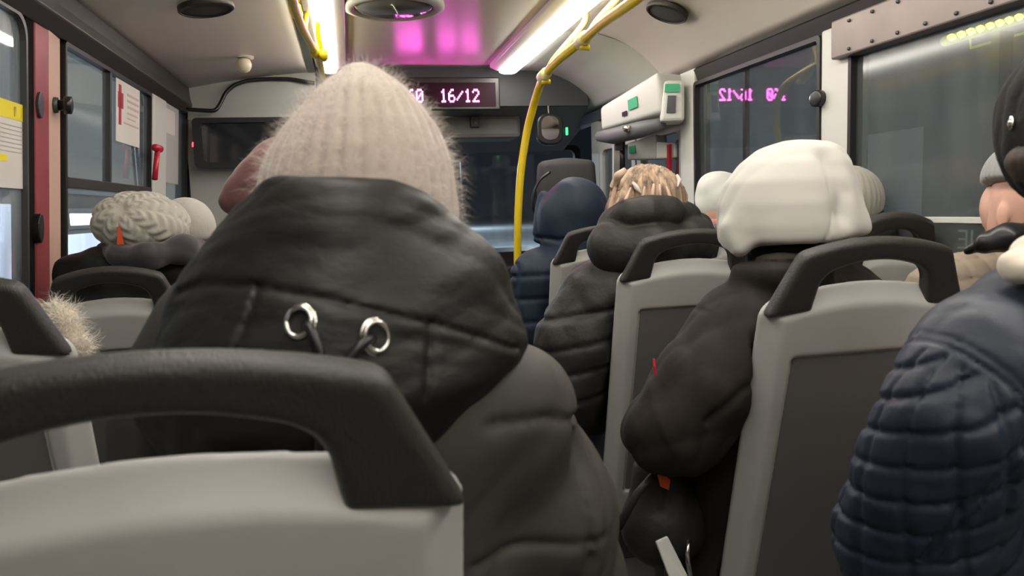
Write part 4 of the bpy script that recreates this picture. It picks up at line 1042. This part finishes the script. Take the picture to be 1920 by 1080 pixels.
for (a, b, ya) in (((556, 22), (563, -12), 2.95), ((590, 98), (572, 60), 3.65), ((606, 104), (596, 40), 3.7)):
    pa_ = P(a[0], a[1], ya); bt = P(b[0], b[1], ya-.12)
    MB().tube([pa_+np.array([0, -.04, .003]), pa_+np.array([0, .04, -.001])], .021, 12).build('clamp', M['yellow'], t, smooth=True)
    bracket([pa_, (pa_+bt)/2+np.array([-.01, 0, 0]), bt, [bt[0]+.01, bt[1]+.02, 2.236]], .011, t, m='yellow')

# ------------------------------------------------------------------ LED route display
FONT = {'0': ['01110','10001','10011','10101','11001','10001','01110'], '1': ['00100','01100','00100','00100','00100','00100','01110'], '2': ['01110','10001','00001','00010','00100','01000','11111'],
        '6': ['00110','01000','10000','11110','10001','10001','01110'], '/': ['00000','00001','00010','00100','01000','10000','00000'], '5': ['11111','10000','11110','00001','00001','10001','01110'], ' ': ['00000']*7}
M['led'] = emis('magenta_led', (1.0, .10, .70), 42)
M['ledboard'] = mat('magenta_tinted_display_face', (.020, .002, .010), rough=.5, spec=.15)
yd = 4.94
pA, pB = P(640, 158, yd), P(930, 200, yd)
t = empty('route_display', ((pA[0]+pB[0])/2, yd+.05, pB[2]-.02), 'magenta dot-matrix display reading 16/12 above the windscreen', 'display')
MB().box((pA[0]-.05, yd, pB[2]-.02), (pB[0]+.03, 5.0, pA[2]+.045)).build('display_case', M['black'], t, bevel=.008)
MB().box((pA[0]-.02, yd-.004, pB[2]+.0), (pB[0], yd+.001, pA[2]+.01)).build('display_face', M['ledboard'], t)
dots = MB()
def led_text(s_, px0, px1, py0, py1):
    a = P(px0, py0, yd-.008); b = P(px1, py1, yd-.008); n = len(s_)*6-1
    zt, zb_ = (a[2]), (P((px0+px1)/2, py1, yd)[2]); dx = (b[0]-a[0])/n; dz = (zt-zb_)/7
    for i, ch in enumerate(s_):
        for r_ in range(7):
            for c_ in range(5):
                if FONT[ch][r_][c_] == '1':
                    x = a[0]+(i*6+c_+.5)*dx; z = zt-(r_+.5)*dz
                    dots.add([(x-dx*.42, yd-.008, z-dz*.40), (x+dx*.42, yd-.008, z-dz*.40), (x+dx*.42, yd-.008, z+dz*.40), (x-dx*.42, yd-.008, z+dz*.40), (x-dx*.42, yd-.003, z-dz*.40), (x+dx*.42, yd-.003, z-dz*.40), (x+dx*.42, yd-.003, z+dz*.40), (x-dx*.42, yd-.003, z+dz*.40)],
                             [(0, 1, 2, 3), (7, 6, 5, 4), (0, 4, 5, 1), (1, 5, 6, 2), (2, 6, 7, 3), (3, 7, 4, 0)])
led_text('160', 748, 794, 167, 193)
led_text('16/12', 825, 899, 167, 192)
dots.build('lit_digits', M['led'], t)['label'] = 'glowing magenta digits'

# ------------------------------------------------------------------ ceiling fittings
def disc_lathe(c, prof, name, m, par, n=40, tilt=None):
    c = np.array(c, float); path = []
    for i in range(n+1):
        a = 2*math.pi*i/n; g = []
        for r_, z_ in prof:
            v = np.array([r_*math.cos(a), r_*math.sin(a), z_]); 
            if tilt is not None: v = tilt@v
            g.append(c+v)
        path.append(g)
    mb = MB(); mb.sweep(None, path); return mb.build(name, m, par, smooth=True)
c_ = PZ(740, 4, 2.262); 
t = empty('roof_vent', c_, 'round roof vent with a dark domed cover in the middle of the ceiling', 'vent')
M['ventglass'] = mat('dark_vent_dome', (.14, .135, .13), rough=.12, spec=.8)
disc_lathe(c_+np.array([0, .06, 0]), [(.225, .008), (.225, -.012), (.19, -.022), (.175, -.012), (.175, .006)], 'vent_ring', M['frontwall_l'], t)
disc_lathe(c_+np.array([0, .06, 0]), [(.176, -.008), (.15, -.022), (.10, -.032), (.001, -.036)], 'vent_cover', M['ventglass'], t)
MB().tube([c_+np.array([-.02, -.09, -.034]), c_+np.array([.01, .03, -.040]), c_+np.array([.02, .12, -.034])], .004, 8).build('vent_latch', M['metal'], t, smooth=True)
M['grille'] = mat('dark_speaker_grille', (.040, .040, .045), rough=.8, bump=.8, bscale=500)
for (a, b, lab, zc, tl) in (((387, 16), .10, 'dark round speaker grille in the left cove of the ceiling', None, -.10), ((1250, 24), .088, 'dark round speaker grille in the right cove of the ceiling', None, .35)):
    if tl < 0: cc = PZ(*a, 2.182); R_ = rotz(0, 0, -.14)
    else: cc = PZ(*a, 2.190); R_ = rotz(0, 0, .38)
    t = empty('ceiling_speaker', cc, lab, 'speaker')
    disc_lathe(cc, [(b*1.08, .012), (b*1.08, -.006), (b*.98, -.012), (b*.97, -.006)], 'speaker_rim', M['beam'], t, tilt=R_)
    disc_lathe(cc, [(b*.98, -.004), (b*.6, -.008), (.001, -.009)], 'speaker_grille', M['grille'], t, tilt=R_)
cc = PZ(457, 122, 2.165)
t = empty('camera_dome', cc, 'small pale ceiling camera ball above the left front corner', 'camera')
M['ivory'] = mat('ivory_plastic', (.62, .55, .42), rough=.35)
disc_lathe(cc, [(.025, .035), (.036, .024), (.042, .006), (.040, -.012), (.028, -.032), (.012, -.041), (.001, -.043)], 'dome_shell', M['ivory'], t)
disc_lathe(cc+np.array([-.02, 0, .036]), [(.075, .012), (.075, .0), (.05, -.003)], 'dome_base', M['cove'], t)
# black cable arching over the front left wall
M['cablem'] = M['black']
cb = [P(404, 208, 4.9), P(414, 193, 4.93), P(422, 175, 4.95), P(438, 160, 4.96), P(462, 151, 4.97), P(500, 148, 4.98), P(545, 148, 4.98), P(590, 156, 4.98)]
tag(MB().tube(smooth_path([P(350, 205, 4.9), P(380, 207, 4.9)]+cb), .012, 8).build('wall_cable', M['black'], smooth=True), 'black cable arching over the pale wall left of the hat', 'cable')

# ------------------------------------------------------------------ TV on the partition, mirror, small fittings
a, b = P(360, 222, 4.93), P(566, 312, 4.93)
t = empty('monitor', ((a[0]+b[0])/2, 4.95, b[2]), 'dark switched-off monitor on the front left partition', 'monitor')
frame_ring(rrect(a[0], b[2], b[0], a[2], .03), rrect(a[0]+.055, b[2]+.035, b[0]-.05, a[2]-.03, .02), 1, 4.90, 4.96).build('monitor_frame', M['black'], t)
MB().box((a[0]+.05, 4.925, b[2]+.03), (b[0]-.045, 5.015, a[2]-.025)).build('screen', M['screen'], t)
M['redled'] = emis('red_indicator', (1, .05, .08), 2.5)
q_ = P(366, 271, 4.90); MB().box((q_[0]-.004, 4.894, q_[2]-.014), (q_[0]+.004, 4.901, q_[2]+.014)).build('indicator', M['redled'], t)
a, b = P(1004, 213, 5.0), P(1056, 272, 5.0)
t = empty('rearview_mirror', ((a[0]+b[0])/2, 5.0, b[2]), 'rounded black interior mirror right of the yellow pole', 'mirror')
M['mirror'] = mat('mirror_glass', (.30, .28, .28), rough=.03, metal=1)
MB().prism(rrect(a[0], b[2], b[0], a[2], .07), 1, 4.97, 5.03).build('mirror_shell', M['black'], t, bevel=.012)
MB().prism(rrect(a[0]+.03, b[2]+.035, b[0]-.035, a[2]-.02, .05), 1, 4.966, 4.972).build('mirror_glass', M['mirror'], t)
MB().tube([((a[0]+b[0])/2, 5.0, a[2]-.02), ((a[0]+b[0])/2, 5.03, a[2]+.15)], .012, 8).build('mirror_arm', M['black'], t)
M['greenled'] = emis('green_indicator', (.05, 1, .2), 2.2)
q_ = P(1063, 246, 5.05)
tag(MB().box((q_[0]-.006, 5.045, q_[2]-.025), (q_[0]+.006, 5.06, q_[2]+.025)).build('indicator_lamp', M['greenled']), 'tiny green indicator lamp right of the interior mirror', 'lamp')
q_ = P(890, 229, 5.28)
t = empty('wall_socket', q_, 'small dark socket on the header below the display', 'socket')
MB().box((q_[0]-.03, 5.25, q_[2]-.035), (q_[0]+.03, 5.32, q_[2]+.035)).build('socket_plate', M['frontwall'], t, bevel=.004)
MB().box((q_[0]-.014, 5.243, q_[2]-.02), (q_[0]+.014, 5.252, q_[2]+.02)).build('socket_hole', M['black'], t)

# ------------------------------------------------------------------ door mechanism cover with stickers
t = empty('door_mechanism', (1.56, 4.0, 1.78), 'pale boxy cover of the door mechanism with green stickers above the front door', 'mechanism box')
def corner(px, py, Y): return P(px, py, Y)
fa = [corner(1126, 246, 4.25), corner(1240, 212, 3.62), corner(1232, 133, 3.62), corner(1124, 200, 4.25)]
nrm_back = np.array([.34, .30, 0])
vs = fa+[q+np.array([.30, .12, .0]) for q in fa]
MB().add(vs, [(0,3,2,1),(4,5,6,7),(0,1,5,4),(1,2,6,5),(2,3,7,6),(3,0,4,7)]).build('cover', M['pillar'], t, bevel=.025, seg=3, smooth=True)
ea = [corner(1238, 228, 3.60), corner(1284, 226, 3.56), corner(1284, 150, 3.56), corner(1246, 150, 3.60)]
MB().quad4(ea, -.14).build('end_cap', M['pillar'], t, bevel=.015)
def sticker(px0, py0, px1, py1, Y0_, Y1_, name, m, par, skew=0):
    a_, b_, c2, d_ = P(px0, py1, Y0_), P(px1, py1-skew, Y1_), P(px1, py0-skew, Y1_), P(px0, py0, Y0_)
    return MB().quad4([a_, b_, c2, d_], .004).build(name, m, par)
def on(fa_, s_, t_):    # point on the cover's face
    return (fa_[0]*(1-s_)+fa_[1]*s_)*(1-t_)+(fa_[3]*(1-s_)+fa_[2]*s_)*t_
def facequad(fa_, s0, s1, t0, t1, name, m, par, lift=.006):
    q = [on(fa_, s0, t0), on(fa_, s1, t0), on(fa_, s1, t1), on(fa_, s0, t1)]; nn = np.cross(q[1]-q[0], q[3]-q[0]); nn /= np.linalg.norm(nn)
    if nn[1] > 0: nn = -nn
    return MB().quad4([v+nn*lift for v in q], .002).build(name, m, par)
facequad(fa, .53, .68, .36, .66, 'green_sticker', M['green'], t)
facequad(fa, .42, .50, .24, .38, 'lock', M['black'], t)
facequad(ea, .05, .75, .70, .90, 'green_sticker', M['green'], t)
facequad(ea, .22, .60, .20, .62, 'switch', M['black'], t)
a, b = P(1130, 262, 4.22), P(1246, 222, 3.64)
MB().tube([P(1124, 256, 4.22), P(1150, 255, 4.05), P(1200, 243, 3.82), P(1240, 232, 3.64)], [.03, .045, .045, .03], 12).build('lower_cover', M['frontwall'], t, smooth=True)
for q_ in ((1174, 241, 3.86), (1190, 240, 3.84)):
    MB().tube([P(*q_), P(*q_)+np.array([0, -.03, -.004])], .020, 12).build('sensor', M['metal'], t, smooth=True)
# arm, post and lower box
t = empty('door_drive', (1.6, 4.0, 1.45), 'lower pale door drive box with a green sticker and black post above the blond hair', 'mechanism box')
fb = [P(1176, 300, 4.15), P(1232, 298, 3.95), P(1228, 252, 3.95), P(1176, 268, 4.15)]
MB().quad4(fb, -.10).build('drive_box', M['frontwall_l'], t, bevel=.008)
facequad(fb, .1, .32, .35, .75, 'green_sticker', M['green'], t)
fc = [P(1230, 298, 3.95), P(1270, 296, 3.85), P(1270, 268, 3.85), P(1230, 266, 3.95)]
MB().quad4(fc, -.10).build('drive_cover', M['white'], t, bevel=.008)
MB().tube([P(1167, 262, 4.12), P(1167, 330, 4.12)], .016, 10).build('post', M['black'], t, smooth=True)
MB().tube([P(1160, 268, 4.10), P(1160, 282, 4.10)], .022, 10).build('post_hinge', M['frontwall'], t, smooth=True)
MB().quad4([P(1148, 340, 4.4), P(1164, 340, 4.4), P(1164, 262, 4.4), P(1148, 270, 4.4)], .03).build('side_plate', M['frontwall_l'], t)
tag(MB().quad4([P(1264, 340, 3.9), P(1276, 340, 3.85), P(1275, 262, 3.85), P(1268, 262, 3.9)], -.02).build('red_strap', M['red']), 'thin red strap hanging below the door box beside the pale pillar', 'strap')

# front tall seat
HS = P(1062, 345, 4.55)
t = empty('crew_seat', (HS[0], 4.6, 0), 'tall dark grey seat with headrest at the front, before the windscreen', 'seat')
M['crew'] = mat('dark_grey_seat_fabric', (.045, .045, .045), rough=.8, bump=.3, bscale=200)
def f_crew(p):
    d = smin(ell(p, HS+np.array([0, 0, -.005]), (.185, .07, .16)), rc(p, HS+np.array([0, .02, -.35]), HS+np.array([0, .05, -.75]), .17, .18), .1)
    q = np.abs(p-(HS+np.array([0, 0, 0])))-np.array([.13, .035, .10]); b_ = np.linalg.norm(np.maximum(q, 0), axis=1)+np.minimum(q.max(1), 0)-.045
    return smin(d, b_, .04)
blob('backrest', f_crew, HS-np.array([.28, .25, .98]), HS+np.array([.28, .3, .22]), .012, M['crew'], t)
MB().box((HS[0]-.06, 4.5, 0), (HS[0]+.06, 4.7, .45)).box((HS[0]-.22, 4.5, .42), (HS[0]+.22, 5.0, .54)).build('seat_base', M['crew'], t, bevel=.02)
tag(MB().tube(smooth_path([P(1032, 322, 4.40), P(1012, 336, 4.40), P(1001, 358, 4.40), P(998, 385, 4.40), P(1006, 405, 4.42)]), .009, 8).build('coiled_cable', M['black'], smooth=True), 'thin black cable looping beside the tall front seat', 'cable')

# ------------------------------------------------------------------ left wall things
X_ = WL+.014
def wall_sheet(px0, py0, px1, py1, x, name, label, cat, m, parts=(), skew=True):
    """sheet stuck on the left wall; corners given along the wall"""
    yA = PX(px0, (py0+py1)/2, x)[1]; yB = PX(px1, (py0+py1)/2, x)[1]; zt = PX(px0, py0, x)[2]; zb_ = PX(px0, py1, x)[2]
    t_ = empty(name, (x, (yA+yB)/2, zb_), label, cat)
    MB().box((x-.001, yA, zb_), (x+.001, yB, zt)).build('sheet', m, t_)
    for k_, (u0, v0, u1, v1, mm, nm) in enumerate(parts):
        MB().box((x+.001, yA+(yB-yA)*u0, zb_+(zt-zb_)*v0), (x+.0022, yA+(yB-yA)*u1, zb_+(zt-zb_)*v1)).build(nm, mm, t_)
    return t_
wall_sheet(-40, 165, 72, 345, WL-.002, 'notice_sheet', 'white notice with yellow header on the nearest left window', 'notice', M['paper'],
           [(0, .80, 1, 1, M['paper_yellow'], 'yellow_header'), (.0, .30, .60, .38, M['paper_yellow'], 'yellow_bar')]+[(.05, .72-.05*k, .92, .73-.05*k, M['paper_grey'], 'text_line') for k in range(0, 7)]+[(.72, .84, .76, .95, M['alu'], 'black_mark'), (.90, .84, .93, .93, M['alu'], 'black_mark')])
wall_sheet(222, 148, 264, 262, WL+.002, 'poster', 'white poster with a dark red standing figure on the sliding window', 'poster', M['paper'],
           [(.10, .28, .20, .92, M['paper_red'], 'red_figure'), (.07, .55, .28, .80, M['paper_red'], 'red_figure_body'), (.45, .80, .95, .84, M['paper_pink'], 'text_line'), (.45, .70, .95, .74, M['paper_pink'], 'text_line'), (.45, .60, .95, .64, M['paper_pink'], 'text_line'), (.45, .50, .9, .53, M['paper_pink'], 'text_line'), (.45, .42, .8, .44, M['paper_pink'], 'text_line'), (.3, .32, .95, .35, M['paper_pink'], 'text_line')])
wall_sheet(300, 180, 338, 338, WL+.004, 'route_map', 'pale creased paper on the small window behind the red hammer', 'poster', M['paper_grey'], [(.2, .6, .8, .9, M['paper'], 'printed_area')])
# hammer
q0, q1 = PX(304, 278, WL+.06), PX(304, 336, WL+.06)
t = empty('emergency_hammer', (q1[0], q1[1], q1[2]), 'red emergency hammer on the pale left pillar', 'hammer')
MB().tube([q1, q0], [.014, .012], 10).build('handle', M['red'], t, smooth=True)
MB().tube([q0+np.array([0, -.05, .0]), q0+np.array([0, .05, .0])], .018, 10).build('hammer_head', M['red'], t, smooth=True)
# window latches
def latch(p0, p1, label):
    p0, p1 = np.array(p0, float), np.array(p1, float); t_ = empty('window_latch', p0, label, 'latch')
    d_ = p1-p0
    MB().tube([p0, p0+d_*.3], [.028, .026], 16).build('latch_base', M['alu'], t_, smooth=True)
    MB().tube([p0+d_*.3, p0+d_*.55, p0+d_*.6, p0+d_*.95, p1], [.018, .018, .030, .030, .022], 16).build('latch_knob', M['black'], t_, smooth=True)
q_ = PX(108, 197, WL+.0); latch(q_, q_+np.array([.060, .01, 0]), 'black knob of the sliding window beside the salmon pillar')
q_ = PX(1552, 185, WR); latch(q_, q_+np.array([-.06, -.01, 0]), 'black window knob beside the pale right pillar')
q_ = PX(96, 197, WL+.03)
tag(MB().prism([(q_[1]+.024*math.cos(a), q_[2]+.042*math.sin(a)) for a in [k*math.pi/10 for k in range(20)]], 0, WL+.01, WL+.022).build('pillar_plug', M['alu'], bevel=.003), 'grey oval plug on the salmon pillar beside the black knob', 'plug')
q_ = PX(107, 427, WL+.02)
tag(MB().prism([(q_[1]+.022*math.cos(a), q_[2]+.048*math.sin(a)) for a in [k*math.pi/10 for k in range(20)]], 0, WL+.0, WL+.028).build('rubber_buffer', M['black'], bevel=.003), 'black oval rubber buffer low on the salmon pillar', 'buffer')

# ------------------------------------------------------------------ right wall things
# riveted metal case over the big window
t = empty('riveted_casing', (WR-.04, 1.3, 1.88), 'brown riveted metal casing along the top of the big right window', 'casing')
za = lambda px, py: PX(px, py, WR-.07)[2]
zt0, zb0 = PX(1565, 40, WR-.05)[2], PX(1565, 112, WR-.05)[2]
MB().box((WR-.06, -.3, zb0), (WR+.02, 2.40, zt0)).build('casing_panel', M['hazard'], t, bevel=.006)
for k in range(22):
    y_ = 2.30-.115*k
    for z_ in (zb0+.018, zt0-.020):
        if y_ < .2: continue
        disc = [(WR-.06-.004*math.cos(0), y_, z_)]
        MB().tube([(WR-.058, y_, z_), (WR-.066, y_, z_)], [.007, .005], 8).build('rivet', M['darkmetal'], t, smooth=True)
# sign fixed outside the large window, read from behind
a, b = PX(1660, 408, WR+.05), PX(1990, 412, WR+.05)
t = empty('window_sign', (WR+.05, (a[1]+b[1])/2, a[2]-.2), 'dark sign with reversed white letters at the foot of the big right window', 'sign')
M['signback'] = mat('dark_sign_sheet', (.05, .055, .055), rough=.6)
yA, yB = a[1], .4
MB().box((WR+.0, yB, a[2]-.24), (WR+.014, yA, a[2])).build('sign_sheet', M['signback'], t)
MB().box((WR-.014, yB, a[2]-.012), (WR+.004, yA+.005, a[2]+.006)).build('sign_rail', M['white'], t, bevel=.002)
cv = bpy.data.curves.new('reversed_letters', 'FONT'); cv.body = 'НЫЕ'; cv.size = .075; cv.extrude = .001; cv.align_x = 'LEFT'
tx = bpy.data.objects.new('reversed_letters', cv); C.objects.link(tx)
dg = bpy.context.evaluated_depsgraph_get(); me = bpy.data.meshes.new_from_object(tx.evaluated_get(dg)); bpy.data.objects.remove(tx)
n_ = len(me.vertices); v_ = np.empty(n_*3); me.vertices.foreach_get('co', v_); v_ = v_.reshape(-1, 3)
pe = PX(1796, 466, WR-.004)
# readable from outside: its left-to-right runs towards the front of the bus when seen from inside reversed
w3 = np.stack([np.full(n_, WR-.004)+v_[:, 2], pe[1]+(-(v_[:, 0].max()-v_[:, 0])), pe[2]+v_[:, 1]], 1)
me.vertices.foreach_set('co', w3.ravel()); me.update()
o_ = link('reversed_letters', me, M['white'], t)
# added glowing dots outside: stand in for a yellow-green reflection in the right window
M['reflection_dot'] = emis('yellow_green_reflection_dot', (.80, 1.0, .05), 9.0)
M['reflection_streak'] = emis('yellow_green_reflection_streak', (.45, .50, .05), .8)
t = empty('reflection_standin', P(1850, 20, 4.0), 'added yellow-green glowing dots standing in for a reflection at the top of the right window', 'lights')
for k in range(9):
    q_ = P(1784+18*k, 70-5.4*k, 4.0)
    disc_lathe(q_, [(.001, .022), (.02, .012), (.026, 0), (.02, -.012), (.001, -.022)], 'reflection_dot', M['reflection_dot'], t, n=10)
MB().tube([P(1770, 78, 4.03), P(1930, 30, 4.03)], .03, 8).build('reflection_bar', M['reflection_streak'], t, smooth=True)
MB().tube([P(1818, 64, 4.02), P(1820, 90, 4.02), P(1920, 62, 4.02)], .008, 8).build('reflection_edge', M['reflection_streak'], t, smooth=True)
MB().box((t.location[0]+.05, 3.95, -.6), (t.location[0]+.15, 4.05, 2.3)).build('standin_post', M['facade'], t)
M['dim'] = emis('dim_lit_window', (.55, .6, .6), .16)
t = empty('street_building', (9.5, 6, -.6), 'dark street building outside the right windows', 'building')
MB().box((9, -6, -.6), (11, 22, 8)).build('facade', M['facade'], t)
for k in range(5): MB().box((8.97, 1+3.2*k, .8), (9.0, 2.4+3.2*k, 2.4)).build('dim_pane', M['dim'], t)
# unseen lights added ahead to brighten the snowy road through the windscreen
for k, (x_, y_) in enumerate(((11, 30), (-9, 50), (11, 75))):
    t = empty('added_road_light', (x_, y_, -.6), ('unseen added road light nearest ahead on the right', 'unseen added road light ahead on the left', 'farthest unseen added road light on the right')[k], 'lamp', 'unseen added road lights ahead')
    MB().tube([(x_, y_, -.6), (x_, y_, 6.0), (x_*.8, y_, 6.4)], .07, 8).build('added_light_post', M['darkmetal'], t)
    l_ = bpy.data.lights.new('added_light', 'POINT'); l_.energy = 5200; l_.color = (.80, .92, 1.0); l_.shadow_soft_size = .3
    lo_ = bpy.data.objects.new('added_light', l_); C.objects.link(lo_); lo_.parent = t; lo_.location = (x_*.8-x_, 0, 6.8)
# the left side wall leans inwards towards the roof: everything mounted on it follows
for o_ in list(bpy.data.objects):
    if o_.type != 'MESH': continue
    me = o_.data; off = parent_loc(o_) if o_.parent else np.array(o_.location)
    if o_.parent and o_.parent.name.startswith(('person', 'bus_seat')): continue
    n_ = len(me.vertices)
    if not n_: continue
    v_ = np.empty(n_*3); me.vertices.foreach_get('co', v_); v_ = v_.reshape(-1, 3); wv = v_+off
    if wv[:, 0].max() < -.84 and wv[:, 0].min() > -1.1 and wv[:, 1].max() < 5.2 and wv[:, 2].min() > .8 and wv[:, 2].max() < 2.12:
        v_[:, 0] += (wv[:, 2]-1.95)*.085; me.vertices.foreach_set('co', v_.ravel()); me.update()
